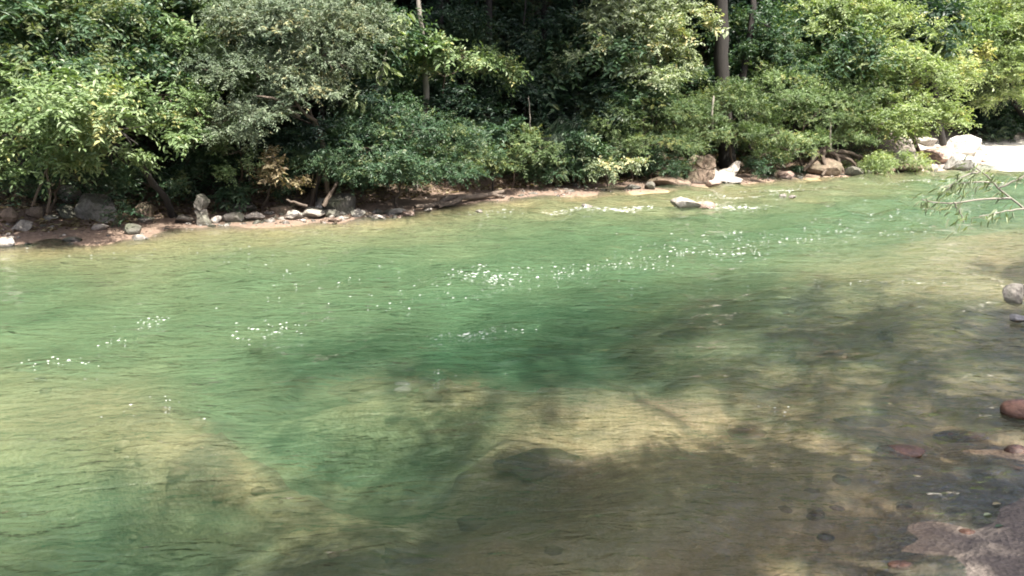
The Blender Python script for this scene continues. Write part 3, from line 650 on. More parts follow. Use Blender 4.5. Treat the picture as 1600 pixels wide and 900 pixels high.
def plant(name, label, cat, base, trunk, tr, blobs, leaf, bark='brown', ln=.11, wd=.045, dens=26, seed=1, group=None, **kw):
    """base and trunk points in world metres; blobs = [(centre, radii)], each one a bough with its own leaves."""
    r = np.random.default_rng(seed); base = np.asarray(base, float)
    if group is None and ln < .2: ln, wd, dens = ln * .86, wd * .86, dens * 1.28
    t = empty(name, base, label, cat, group)
    tp = smooth_path(np.asarray(trunk, float) - base, max(6, 4 * len(trunk)), .02, seed)
    if tr > 0:
        v, f = tube(tp, np.linspace(tr, tr * .45, len(tp)), 10, .07, seed); link('trunk', mesh_np('trunk', v, f, smooth=True), BARK[bark], t)
    for c, rad in blobs:
        c = np.asarray(c, float) - base; rad = np.asarray(rad, float)
        st = tp[min(len(tp) - 1, int(len(tp) * r.uniform(.5, 1.0)))]
        k = np.argmin(np.linalg.norm(tp - c, axis=1) + .5 * np.maximum(tp[:, 2] - c[2] + .2, 0)); st = tp[k] * .6 + st * .4 if tr <= 0 else tp[k]
        mid = (st + c) / 2 + np.array([0, 0, .12 * np.linalg.norm(c - st)]) + r.normal(0, .06, 3)
        br = max(.012, (tr if tr > 0 else .05) * .42); main = smooth_path([st, mid, c], 7, .02, seed)
        paths = [(main, br)]
        for q in range(5):
            e = c + unit(r.normal(0, 1, 3)) * rad * np.array([.85, .85, .7]); m2 = (c + e) / 2 + r.normal(0, .04, 3); paths.append((smooth_path([main[4], m2, e], 5, .015, q), br * .5))
        v, f = bough_tubes(paths, br); b = link('branch', mesh_np('branch', v, f, smooth=True), BARK[bark], t)
        V, Fc, T = foliage([(c, rad)], dens, ln, wd, r, **kw); NLEAF[0] += len(T) // 2
        link('foliage', mesh_np('foliage', V, Fc, T), LEAF[leaf], b)
    return t
def B(lst, sh=0., sv=0):   # photo pixel blobs (u, v, metres behind the bank line, width, height) -> world
    o = []
    for u, v, dY, ru, rv in lst:
        Yq = bankY(u) + dY + sh; p = pt(u, v - sv, Yq); k = Yq / F / CP; o.append((p, (ru * k, max(ru, rv) * k * .8, rv * k)))
    return o
def foot(u, dY, v=None):
    Yq = bankY(u) + dY; x = (u - 800) / F * Yq / CP; return np.array([x, Yq, H(x, Yq) - .08])
def TP(base, lst): return [base] + [pt(u, v, bankY(u) + dY) for u, v, dY in lst]

b = foot(285, 1.3)
plant('overhanging_tree', 'light green tree with a thick leaning trunk overhanging the left beach', 'tree', b, TP(b, [(240, 285, 1.1), (200, 235, .9), (130, 200, .8)]), .09,
      B([(60, 190, -.2, 75, 42), (130, 185, -.5, 80, 40), (190, 212, -.2, 55, 30), (15, 225, 0, 60, 36), (100, 145, .5, 80, 36), (50, 258, .4, 60, 28), (165, 250, .6, 55, 24)], .3, 5), 'light', 'dark', .135, .058, 24, 101)
b = foot(70, 4.5)
plant('forest_tree', 'dark leaved tree filling the upper left corner', 'tree', b, TP(b, [(75, 200, 4), (80, 80, 3.5)]), .15,
      B([(30, 40, 2.6, 90, 60), (150, 55, 2.4, 85, 52), (85, 105, 1.6, 80, 40), (225, 105, 1.7, 65, 48), (20, 110, 1.6, 70, 45), (210, 20, 2.8, 80, 45)]), 'mid', 'dark', .15, .062, 18, 102, tone=(.72, .25))
b = foot(300, 3.2)
plant('forest_tree', 'mid green tree between the upper left corner and the grey feathery tree', 'tree', b, TP(b, [(295, 240, 2.6), (300, 130, 1.8)]), .11,
      B([(285, 55, 1.5, 65, 55), (335, 125, .9, 65, 45), (250, 160, .7, 60, 36), (310, 195, .4, 65, 26), (330, 30, 1.6, 60, 45)]), 'light', 'brown', .13, .05, 20, 103, tone=(.3, .25))
b = foot(490, 1.6)
plant('feathery_tree', 'grey green tree with fine feathery leaves and bare crooked branches', 'tree', b, TP(b, [(500, 240, 1.3), (480, 170, 1.0), (455, 120, .8)]), .07,
      B([(430, 45, .8, 90, 48), (520, 85, .5, 65, 50), (380, 115, .4, 80, 38), (560, 35, 1, 55, 42), (395, 180, .2, 55, 20), (465, 145, .5, 60, 32), (350, 205, .2, 55, 20), (480, 20, 1, 80, 40)]), 'grey', 'brown', .075, .028, 58, 104, per=11)
# large-leaved tree: every long leaf a part
b = foot(612, 3.0); bt = plant('large_leaved_tree', 'tree with long pale hanging leaves in front of the dark forest', 'tree', b, TP(b, [(590, 175, 2.4), (600, 100, 1.9), (615, 40, 1.8)]), .05,
      B([(600, 60, 2.0, 40, 45), (612, 75, 2.0, 36, 25)]), 'mid', 'pale', .2, .07, 7, 105)
def leaf_mesh(ln, wd, nm, tone):
    V, Fc = leaves(np.zeros((1, 3)), np.array([[0, 1., -.25]]), np.array([[0, 0, 1.]]), np.array([ln]), np.array([wd]), .18, .25)
    return mesh_np(nm, V, Fc, [tone] * 2)
bl = [leaf_mesh(.30, .10, 'leaf', t_) for t_ in (.35, .6, .85)]
for m_ in bl: m_.materials.append(LEAF['bright'])
lr_ = np.random.default_rng(8)
for (u, v, dY, ru, rv) in [(585, 50, 1.5, 30, 28), (560, 95, 1.3, 25, 20), (600, 110, 1.3, 30, 22), (585, 150, 1.2, 28, 18), (618, 50, 1.5, 22, 18), (625, 32, 1.5, 18, 12), (555, 160, 1.3, 18, 14), (610, 30, 1.7, 30, 14)]:
    for q in range(20):
        Yq = bankY(u) + dY + lr_.normal(0, .2); p = pt(u + lr_.normal(0, .5) * ru, v + lr_.normal(0, .5) * rv, Yq)
        o = link('leaf', bl[int(lr_.integers(3))], None, bt, tuple(p - b)); o.rotation_euler = (lr_.normal(-.35, .3), lr_.normal(0, .35), lr_.choice([-1.2, 1.2, 2.2, -2.2, 3.1]) + lr_.normal(0, .5)); o.scale = [lr_.uniform(.7, 1.2)] * 3
b = foot(652, 2.6)
plant('slim_tree', 'slim tree with a pale straight trunk rising out of the top of the picture', 'tree', b, TP(b, [(665, 160, 2.3), (662, 75, 1.7), (654, 0, 1.6), (640, -160, 2.4)]), .105,
      [(pt(640, -230, bankY(640) + 4.5), (1.8, 1.8, 1.0)), (pt(560, -200, bankY(640) + 3.5), (1.6, 1.6, .9))], 'mid', 'pale', .16, .06, 14, 106)
b = foot(700, 2.6)
plant('arching_sapling', 'sapling with a light green arching bough in front of the dark forest', 'tree', b, TP(b, [(690, 180, 2.3), (695, 110, 1.8)]), .04,
      B([(722, 92, 1.2, 58, 20), (765, 112, 1.1, 38, 20), (688, 76, 1.5, 40, 16), (675, 110, 1.7, 30, 20)]), 'light', 'brown', .14, .06, 20, 107)
b = foot(620, .9)
plant('overhanging_bush', 'wide green bush hanging over the water behind the stone bar', 'bush', b, TP(b, [(625, 290, .8), (630, 260, .6)]), .05,
      B([(640, 205, -.2, 75, 28), (700, 235, -.8, 55, 26), (560, 245, .0, 70, 36), (640, 262, -.6, 85, 32), (735, 248, -.7, 35, 20), (515, 268, .3, 55, 30), (600, 190, .6, 55, 26), (590, 278, .1, 80, 20), (680, 276, 0, 70, 16)], .7, 6), 'mid', 'brown', .085, .032, 50, 108, tone=(.55, .22))
b = foot(415, 1.6)
plant('withered_shrub', 'shrub with pale withered tan leaves above the left of the stone bar', 'bush', b, TP(b, [(420, 300, 1.4), (425, 270, 1.2)]), .03,
      B([(435, 285, .5, 30, 20), (412, 268, .6, 28, 18)]), 'dead', 'brown', .10, .04, 22, 109)
b = foot(375, 2)
plant('glossy_shrub', 'shrub with glossy pale leaves in the shade under the feathery tree', 'bush', b, TP(b, [(378, 270, 1.6), (375, 240, 1.3)]), .03,
      B([(368, 240, .9, 32, 22), (385, 268, .8, 34, 20)]), 'light', 'brown', .10, .045, 20, 110)
b = foot(800, 1.6)
plant('twiggy_bush', 'low bush with brown twigs above the right end of the forked log', 'bush', b, TP(b, [(805, 265, 1.3), (808, 235, 1.0)]), .03,
      B([(800, 232, .4, 45, 28), (768, 262, .2, 40, 20), (842, 250, .5, 38, 24), (815, 272, .2, 45, 10)], .8, 14), 'olive', 'brown', .09, .035, 32, 111)
b = foot(1020, 3.2)
plant('bright_tree', 'tree with a bright pale green crown hanging over the middle of the far bank', 'tree', b, TP(b, [(1022, 180, 2.8), (1015, 100, 2.2), (1005, 50, 2.0)]), .09,
      B([(960, 40, 2, 55, 48), (1022, 70, 1.7, 58, 50), (1066, 40, 2.0, 42, 42), (928, 90, 1.7, 42, 22), (1000, 122, 1.4, 52, 22), (1062, 118, 1.8, 36, 24), (990, 10, 2.2, 70, 35)]), 'pale', 'brown', .135, .058, 20, 112)
b = foot(1010, 2.0)
plant('feathery_tree', 'dull olive feathery small tree below the bright pale crown', 'tree', b, TP(b, [(1010, 230, 1.7), (1005, 190, 1.4)]), .05,
      B([(1005, 180, 1.2, 60, 30), (950, 200, 1.0, 45, 32), (1062, 185, 1, 45, 30), (1030, 230, .7, 60, 24), (960, 235, .8, 40, 20)], .5, 6), 'olive', 'brown', .06, .02, 66, 113, per=11)
def tall(u, dY, v_top_pts, tr, bark, label, crown, leaf, seed, nm='tall_tree'):
    b = foot(u, dY); return plant(nm, label, 'tree', b, TP(b, v_top_pts), tr, crown, leaf, bark, .2, .08, 11, seed)
Yc = bankY(1128) + 5.5
tall(1128, 2.7, [(1128, 120, 2.7), (1127, 0, 2.7), (1122, -150, 2.9), (1118, -240, 3)], .31, 'dark', 'tall tree with a thick dark trunk behind the bright pale crown',
     [(pt(1150, -250, Yc), (2.6, 2.4, 1.0)), (pt(1040, -260, Yc - 1), (2.2, 2.2, 1.0)), (pt(1120, -330, Yc), (2.8, 2.6, 1.2))], 'mid', 114)
tall(1165, 3, [(1160, 140, 3), (1172, 60, 3), (1180, -40, 3.2), (1200, -200, 4)], .16, 'dark', 'second darker crooked trunk just right of the thick dark trunk',
     [(pt(1230, -240, Yc + 1), (2.2, 2.2, 1.0))], 'mid', 115)
b = foot(1140, 2.0)
plant('olive_bush', 'olive green bush in front of the thick dark trunk', 'bush', b, TP(b, [(1140, 230, 1.6), (1145, 190, 1.2)]), .05,
      B([(1130, 162, 1.2, 50, 30), (1175, 168, .8, 42, 34), (1108, 200, .7, 42, 24), (1150, 215, .5, 50, 22)]), 'olive', 'brown', .075, .028, 50, 116, tone=(.6, .22))
b = foot(945, .9)
plant('pale_shrub', 'small shrub with pale leaves at the back of the sandy strip', 'bush', b, TP(b, [(945, 270, .7), (940, 255, .5)]), .025,
      B([(925, 245, .3, 20, 16), (950, 272, .1, 28, 9), (975, 262, .2, 24, 14), (935, 262, .3, 22, 10)], .3, 8), 'pale', 'brown', .11, .045, 20, 117)
b = foot(1250, 1.6)
plant('overhanging_bush', 'grey green bush hanging down to the water left of the roots', 'bush', b, TP(b, [(1250, 250, 1.2), (1255, 200, .8)]), .06,
      B([(1215, 150, .6, 55, 38), (1280, 185, .2, 55, 40), (1205, 218, .2, 45, 28), (1240, 240, -.2, 42, 20), (1312, 222, .3, 45, 18), (1325, 155, .7, 50, 34), (1195, 250, 0, 30, 14)], .6, 6), 'light', 'brown', .08, .03, 46, 118, tone=(.45, .25))
b = foot(1290, 4)
plant('bright_tree', 'yellow green tree right of the crooked dark trunk', 'tree', b, TP(b, [(1290, 160, 3.2), (1290, 80, 2.8)]), .09,
      B([(1265, 50, 2.6, 50, 40), (1320, 90, 2.2, 55, 40), (1300, 20, 2.8, 55, 35), (1370, 40, 2.8, 50, 40)]), 'bright', 'brown', .14, .06, 20, 119)
b = foot(1420, 3)
plant('bright_tree', 'bright yellow green tree above the rocks of the right bank', 'tree', b, TP(b, [(1420, 190, 2.4), (1415, 130, 2.0)]), .09,
      B([(1385, 110, 1.8, 60, 38), (1440, 150, 1.5, 50, 36), (1380, 175, 1.1, 55, 26), (1455, 193, .6, 46, 20), (1410, 205, .5, 40, 14), (1360, 205, .5, 40, 22), (1475, 110, 2.2, 40, 40), (1410, 75, 2.4, 60, 36)]), 'bright', 'brown', .13, .055, 22, 120)
b = foot(1450, 7)
plant('forest_tree', 'pale leaved tree behind the yellow green tree at upper right', 'tree', b, TP(b, [(1455, 100, 6.6), (1455, 20, 6.5)]), .15,
      B([(1440, 40, 6, 60, 45), (1500, 50, 6, 45, 45), (1420, 0, 6, 60, 36), (1490, 95, 5.5, 40, 34)]), 'light', 'dark', .15, .06, 18, 121)
b = foot(1575, 10)
plant('overhanging_tree', 'big light green tree over the dark hollow behind the white beach', 'tree', b, TP(b, [(1575, 130, 9.5), (1572, 60, 9)]), .16,
      B([(1545, 60, 8, 50, 42), (1592, 110, 7, 52, 38), (1530, 128, 7.2, 36, 24), (1610, 40, 8, 60, 45), (1575, 160, 7, 42, 14), (1555, 10, 8.5, 60, 35), (1640, 130, 7.5, 50, 50)]), 'bright', 'dark', .15, .065, 20, 122)
b = foot(1610, 13)
plant('forest_tree', 'dark tree in the hollow behind the white beach', 'tree', b, TP(b, [(1610, 170, 13), (1600, 120, 13)]), .16,
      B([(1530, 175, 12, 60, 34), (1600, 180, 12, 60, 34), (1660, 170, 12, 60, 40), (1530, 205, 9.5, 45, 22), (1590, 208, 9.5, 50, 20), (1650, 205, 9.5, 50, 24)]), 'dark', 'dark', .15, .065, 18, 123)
# left low undergrowth shrubs
b = foot(90, 2.2)
plant('shade_shrub', 'dark shrub in the shade behind the boulders of the left beach', 'bush', b, TP(b, [(90, 300, 2), (95, 280, 1.8)]), .03,
      B([(60, 285, 1.5, 55, 26), (130, 280, 1.6, 50, 26), (10, 300, 1.3, 40, 22)]), 'mid', 'brown', .10, .04, 26, 124)
b = foot(230, 2.8)
plant('shade_shrub', 'dark shrub behind the leaning trunk', 'bush', b, TP(b, [(230, 300, 2.6), (225, 285, 2.4)]), .03,
      B([(180, 300, 1.6, 34, 22), (245, 285, 2.2, 50, 26), (320, 270, 2, 45, 34)]), 'mid', 'brown', .10, .04, 26, 125)
b = foot(350, 1.7)
plant('shade_shrub', 'low shrub with drooping leaves behind the broken stump', 'bush', b, TP(b, [(350, 320, 1.6), (350, 310, 1.4)]), .03,
      B([(340, 315, 1.2, 30, 16), (395, 306, 1.2, 35, 18), (455, 296, 1.0, 30, 18)], .4, 4), 'mid', 'brown', .10, .035, 26, 126)
for (u, v, dY, ru, rv, lb, sd_) in [(192, 338, 1.0, 22, 14, 'small bluish green plant between the large boulder and the tan boulder', 141), (1072, 190, 2.6, 40, 30, 'dark shrub between the olive bush and the feathery olive tree', 142),
                     (870, 270, 1.2, 40, 20, 'low dark shrub at the back of the sandy strip under the palm', 143), (1040, 265, 1.0, 40, 14, 'low dark shrub above the long sloping brown rock', 144), (1190, 262, .4, 26, 14, 'dark bush at the water right of the white rocks', 145), (985, 235, 1.6, 40, 30, 'dark shrub behind the small pale shrub', 146)]:
    b = foot(u, dY + .3); plant('shade_shrub', lb, 'bush', b, [b, pt(u, v, bankY(u) + dY)], .02, B([(u, v, dY, ru, rv)]), 'mid', 'brown', .10, .04, 34, sd_)

for bl_, lb, sd_ in (([(700, 160, 2.4, 50, 28), (745, 190, 1.9, 48, 26), (690, 30, 3, 45, 30)], 'dark shrub in the shade under the arching light green bough', 151), ([(800, 150, 2.8, 55, 34), (850, 110, 3.0, 45, 36), (790, 70, 3.2, 50, 36), (860, 30, 3.2, 50, 36)], 'dark leafy thicket filling the shaded gap at upper middle', 152),
                     ([(900, 150, 2.6, 40, 30), (930, 190, 2.0, 40, 26), (870, 190, 2.1, 36, 20)], 'dark thicket behind the palms left of the bright pale crown', 153), ([(500, 215, 1.3, 60, 26), (540, 150, 1.8, 50, 34), (455, 240, 1.4, 50, 22)], 'dark shrub in the shade right of the feathery tree branches', 154), ([(770, 208, 1.2, 40, 16), (870, 224, 1.3, 44, 18), (905, 248, 1.0, 40, 14)], 'dim low shrub joining the twiggy bush and the small pale shrub', 155), ([(1210, 90, 2.4, 46, 36), (1240, 110, 1.8, 46, 30)], 'leafy green shrub between the two dark trunks and the yellow green tree', 156)):
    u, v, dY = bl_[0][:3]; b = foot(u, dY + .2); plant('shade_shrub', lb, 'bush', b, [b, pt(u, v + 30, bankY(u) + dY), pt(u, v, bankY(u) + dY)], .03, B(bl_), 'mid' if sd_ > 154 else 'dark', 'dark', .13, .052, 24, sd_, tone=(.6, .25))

# palm, vines, grass tufts
def blade_mesh(n, L0, wd, r, arch=.8, spread=1., up=1.0):
    Vs, Fs, Ts, o = [], [], [], 0
    for q in range(n):
        a = r.uniform(0, 6.28); L_ = L0 * r.uniform(.6, 1.1); sp = spread * r.uniform(.3, 1); k = 5; d = np.array([math.cos(a), math.sin(a), 0]); w = np.array([-d[1], d[0], 0]); tn = np.clip(r.normal(.5, .25), 0, 1)
        p0 = d * .05 * r.random()
        for i in range(k):
            t = i / (k - 1); c = p0 + d * sp * L_ * t + np.array([0, 0, L_ * up * (t - arch * t * t)]); ww = wd * (1 - t) * (.5 + t) + .001
            Vs += [c - w * ww, c + w * ww]
        for i in range(k - 1): Fs.append((o + 2 * i, o + 2 * i + 1, o + 2 * i + 3, o + 2 * i + 2)); Ts.append(tn)
        o += 2 * k
    return np.array(Vs), np.array(Fs), Ts
def tuft(u, v, px, label, leaf, seed, nm='grass_tuft', z=None):
    r = np.random.default_rng(seed); p, z0 = ground_px(u, v); k = p[1] / F; zz = z0 if z is None else z; t = empty(nm, (p[0], p[1], zz), label, 'grass tuft')
    V, Fc, T = blade_mesh(420, px * k, .03, r, .95, .8, 1.2); link('blades', mesh_np('blades', V, Fc, T), LEAF[leaf], t)
    V, Fc, T = blade_mesh(300, px * k * .8, .026, r, 1.3, 1.0, .9); link('drooping_blades', mesh_np('drooping_blades', V, Fc, T), LEAF[leaf], t)
for u, v, ru, rv, lb, q in ((1368, 256, 32, 16, 'light green grassy bush on the rock right of the roots, left of two', 1), (1412, 254, 26, 15, 'light green grassy bush in front of the rounded boulder, right of two', 2)):
    b = foot(u, .2); plant('grassy_bush', lb, 'bush', b, [b, pt(u, v, bankY(u) + .1)], .02, B([(u, v, .0, ru, rv), (u - 8, v + 9, -.3, ru * .7, rv * .6)]), 'bright', 'brown', .17, .03, 34, 700 + q, droop=.55, per=7)
tuft(1200, 272, 22, 'dark fern tuft hanging over the water right of the white rocks', 'mid', 3, 'fern_tuft')
tuft(1248, 268, 26, 'dark fern tuft hanging at the water under the grey green bush', 'mid', 4, 'fern_tuft')
tuft(186, 343, 16, 'bluish fern tuft between two boulders of the left beach', 'mid', 5, 'fern_tuft')
def palm(u, v, dY, label, seed, px=70):
    r = np.random.default_rng(seed); b = foot(u, dY); top = pt(u, v, bankY(u) + dY); t = empty('palm', b, label, 'palm')
    vv, f = tube(smooth_path([np.zeros(3), (top - b) * .5, top - b], 7, .02, 1), np.linspace(.07, .05, 7), 8, .1, 1); link('trunk', mesh_np('trunk', vv, f, smooth=True), BARK['brown'], t)
    L0 = px * top[1] / F
    for q in range(15):
        a = 6.28 * q / 15 + r.normal(0, .2); el = r.uniform(.2, 1.1); d = np.array([math.cos(a), math.sin(a), 0]); k = 16; tt = np.linspace(0, 1, k)
        mid = (top - b)[None] + d[None] * (L0 * .75 * tt)[:, None] + np.array([0, 0, 1.])[None] * (L0 * (el * tt - (el + .9) * tt ** 2))[:, None]
        w = np.array([-d[1], d[0], 0]); org = np.repeat(mid[1:], 2, 0); sg = np.tile([1, -1], k - 1)[:, None]
        ld = w[None] * sg + d[None] * .7 + np.array([[0, 0, -.8]]); n = len(org)
        V, Fc = leaves(org, ld + r.normal(0, .08, (n, 3)), np.tile([0, 0, 1.], (n, 1)), np.full(n, L0 * .36), np.full(n, L0 * .035), .1, .2)
        s_, fs = tube(mid, np.linspace(.012, .004, k), 4); me = mesh_np('frond', np.vstack([V, s_]), np.vstack([Fc, fs + len(V)]), np.clip(r.normal(.5, .2, len(Fc) + len(fs)), 0, 1)); link('frond', me, LEAF['mid'], t)
palm(893, 190, 2.2, 'small palm with drooping dark fronds in the shade behind the sandy strip', 4)
palm(868, 215, 1.8, 'short palm with hanging fronds left of the other palm', 6, 55)
vr = random.Random(3)
VT = [(820, -60, 215), (905, -60, 205), (915, -60, 185), (924, -60, 200), (745, -60, 60)]
for q, (u, v0, v1) in enumerate(VT):
    Yq = bankY(u) + 3 + vr.uniform(-.4, .6); a, c = pt(u + vr.uniform(-14, 14), v0, Yq), pt(u, v1, Yq); m = (a + c) / 2 + np.array([vr.uniform(-.15, .15), vr.uniform(-.1, .1), 0])
    v, f = tube(smooth_path([a, m, c], 12, .02, q) - c, np.full(12, vr.uniform(.012, .028)), 6, .15, q); o = link('hanging_vine', mesh_np('hanging_vine', v, f, smooth=True), BARK['dark'], None, tuple(c))
    tag(o, 'thin brown vine hanging down in the dark middle of the forest', 'vine', 'hanging vines in the dark forest')

# logs, stump, roots, sticks
def px_tube(name, pts, rad, bark, parent=None, n=14, seed=0, dY=None, org=None, jit=.012):
    W_ = []
    for q in pts:
        u, v = q[:2]
        W_.append(pt(u, v, bankY(u) + q[2]))
    W_ = np.array(W_); v, f = tube(smooth_path(W_, n, jit, seed) - org, np.interp(np.linspace(0, 1, n), np.linspace(0, 1, len(rad)), rad), 10, .1, seed)
    return link(name, mesh_np(name, v, f, smooth=True), BARK[bark], parent, (0, 0, 0) if parent else tuple(org))
lo = pt(720, 318, bankY(720) + .15); t = empty('driftwood_log', lo, 'grey forked driftwood log lying at the water edge of the far bank', 'log')
px_tube('stem', [(648, 323, -.1), (682, 320, 0), (698, 310, .1), (725, 308, .2), (760, 305, .3), (786, 299, .4)], [.045, .075, .08, .085, .075, .05], 'drift', t, 22, 1, org=lo)
px_tube('fork', [(684, 323, -.25), (703, 318, -.2), (714, 314, -.1), (722, 309, .1), (740, 307, .25)], [.05, .07, .075, .07, .05], 'drift', t, 16, 2, org=lo)
px_tube('root_end', [(770, 304, .3), (780, 306, .25), (788, 308, .2)], [.06, .05, .03], 'drift', t, 8, 3, org=lo)
so = pt(310, 353, bankY(310)); so[2] = -.1; t = empty('broken_stump', so, 'upright broken stump with a pale lower half standing at the water', 'stump')
for nm_, ol_, mt_, th_, q in (('lower_stump', [(303, 356), (304, 340), (301, 328), (313, 326), (317, 338), (325, 355)], 'grey', .2, 5), ('upper_stump', [(302, 329), (297, 318), (302, 309), (305, 301), (310, 303), (316, 308), (321, 313), (319, 320), (314, 329)], 'dark', .3, 6)):
    o = slab(nm_, None, ol_, .1, th_, mt_, q, .1); o.parent = t; o.location = o.location - t.location
so = pt(75, 262, bankY(75) + .9); t = empty('thin_stems', so, 'two thin bare stems leaning together behind the left beach', 'stems')
px_tube('stem', [(73, 262, .9), (63, 290, .9), (50, 322, .9)], [.02, .024, .026], 'brown', t, 8, 7, org=so); px_tube('stem', [(74, 262, .9), (77, 295, .9), (74, 332, .9)], [.02, .024, .028], 'brown', t, 8, 8, org=so)
so = pt(1300, 270, bankY(1300)); t = empty('tree_roots', so, 'tangle of exposed brown tree roots on the rock slope of the right bank', 'roots')
for q, P_ in enumerate([[(1290, 228, .8), (1300, 240, .5), (1325, 248, .3), (1340, 262, .1)], [(1288, 230, .8), (1286, 248, .4), (1290, 264, .1), (1284, 274, -.1)], [(1296, 232, .8), (1310, 252, .3), (1318, 268, 0)], [(1284, 232, .8), (1270, 250, .4), (1256, 268, .1)], [(1300, 236, .6), (1330, 240, .5), (1356, 250, .3)]]):
    px_tube('root', P_, [.09, .07, .06, .04], 'brown', t, 12, 20 + q, org=so)
def stick(P_, rad, bark, label, nm='bare_stem', cat='stem', seed=0):
    W_ = [pt(u, v, bankY(u) + d) for u, v, d in P_]; tag(px_tube(nm, P_, rad, bark, None, 10, seed, org=np.array(W_[-1])), label, cat)
stick([(1296, 182, .1), (1298, 205, .1), (1297, 232, .2)], [.025, .035, .045], 'pale', 'pale thin bare stem standing above the roots', seed=31)
stick([(1352, 84, .9), (1347, 105, .9), (1346, 125, 1)], [.02, .04, .05], 'drift', 'short dead tan snag among the yellow green leaves', seed=32)
stick([(1115, 150, .6), (1112, 185, .6), (1113, 215, .8)], [.03, .045, .05], 'pale', 'pale bare stem in the olive bush left of the thick trunk', seed=33)
stick([(590, 120, 1.9), (588, 150, 2), (589, 180, 2.2)], [.05, .05, .06], 'pale', 'short pale trunk showing below the hanging leaves', seed=34)
stick([(440, 130, .3), (470, 170, .3), (500, 205, .6), (512, 300, 1.1)], [.02, .035, .05, .06], 'brown', 'crooked brown branch stem below the grey feathery leaves', seed=35)
stick([(395, 150, -.1), (430, 155, -.1), (468, 182, .3)], [.015, .03, .035], 'drift', 'bare tan branch reaching left under the grey feathery leaves', seed=36)
stick([(385, 188, -.1), (405, 176, -.1), (436, 178, .2)], [.012, .025, .03], 'pale', 'short bare pale branch at the lower left of the feathery tree', seed=37)
stick([(505, 322, .3), (515, 305, .4), (527, 285, .6)], [.05, .045, .03], 'brown', 'leaning brown stem behind the mossy boulder of the stone bar', seed=38)
stick([(480, 322, .2), (465, 318, .2), (448, 312, .3)], [.03, .03, .02], 'drift', 'short bare stick lying on the back of the stone bar', seed=39)
stick([(826, 150, 1.2), (828, 180, 1.2), (829, 215, 1.4)], [.012, .016, .02], 'pale', 'thin pale stem in the dark left of the palms', seed=40)

# ------------------------------------------------------------------ forest on the slope: copies of three kinds
def forest_proto(kind, label, leaf, seed, hgt, ln):
    r = np.random.default_rng(seed); bl = []
    for q in range(6): bl.append((np.array([r.normal(0, .9), r.normal(0, .9), hgt * r.uniform(.45, 1.0)]), (r.uniform(.9, 1.4), r.uniform(.9, 1.4), r.uniform(.55, .9))))
    return plant('forest_tree', label, 'tree', (0, 0, 0), [(0, 0, -.3), (.1, .05, hgt * .4), (.05, .2, hgt * .85)], .10, bl, leaf, 'dark', ln, ln * .42, 9, seed, group='forest trees on the far slope, ' + kind)
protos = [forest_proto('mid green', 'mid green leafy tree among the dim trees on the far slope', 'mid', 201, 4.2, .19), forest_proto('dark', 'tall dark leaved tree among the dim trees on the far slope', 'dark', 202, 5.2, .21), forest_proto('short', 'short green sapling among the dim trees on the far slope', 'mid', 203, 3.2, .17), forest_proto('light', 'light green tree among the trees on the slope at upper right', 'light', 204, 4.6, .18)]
used = [False] * 4
fr_ = np.random.default_rng(44); spots = []
for tries in range(4000):
    u = fr_.uniform(-250, 1800); dY = fr_.uniform(3.5, 24); Yq = bankY(min(u, 1640)) + dY; x = (u - 800) / F * Yq / CP
    if u > 1440 and dY < 11: continue
    if all((x - a) ** 2 + (Yq - c) ** 2 > (1.7 + .05 * dY) ** 2 for a, c, _ in spots): spots.append((x, Yq, u))
    if len(spots) >= 110: break
for x, y, u in spots:
    k = int(fr_.choice([0, 1, 2, 3], p=[.3, .25, .25, .2])) if u > 1200 else int(fr_.choice([0, 1, 2], p=[.35, .35, .3]))
    o = protos[k] if not used[k] else copy_tree(protos[k]); used[k] = True
    o.location = (x, y, H(x, y)); s_ = fr_.uniform(.8, 1.25); o.scale = (s_, s_, s_ * fr_.uniform(.9, 1.15)); o.rotation_euler = (0, 0, fr_.uniform(0, 6.28))
# tall canopy trees whose crowns close the forest above the picture
def canopy_proto(seed):
    r = np.random.default_rng(seed); bl = [(np.array([r.normal(0, 1.9), r.normal(0, 1.9), 9.2 + r.uniform(-.8, 2.4)]), (r.uniform(1.6, 2.3), r.uniform(1.6, 2.3), r.uniform(.7, 1.1))) for q in range(8)]
    return plant('canopy_tree', 'tall forest tree whose dark trunk rises out of the picture', 'tree', (0, 0, 0), [(0, 0, -.5), (.1, .1, 4.5), (.0, .2, 9.5)], .16, bl, 'mid', 'dark', .24, .10, 6.5, seed, group='tall trees closing the forest')
cp = canopy_proto(301); first = True
for u, dY in [(120, 5.5), (420, 5), (520, 9), (690, 4.6), (765, 3.6), (840, 3.9), (905, 4.6), (700, 8), (800, 8.5), (950, 7.5), (240, 9), (640, 12), (760, 11), (20, 9), (900, 13), (1020, 10), (1060, 16), (340, 13), (1250, 17), (180, 15), (560, 17), (760, 19), (-120, 8), (420, 20)]:
    Yq = bankY(u) + dY; x = (u - 800) / F * Yq / CP; o = cp if first else copy_tree(cp); first = False
    o.location = (x, Yq, H(x, Yq) - .2); o.rotation_euler = (0, 0, fr_.uniform(0, 6.28)); s_ = .92 if dY in (4.6, 3.6, 3.9) else fr_.uniform(1.1, 1.5); o.scale = (s_, s_, s_)
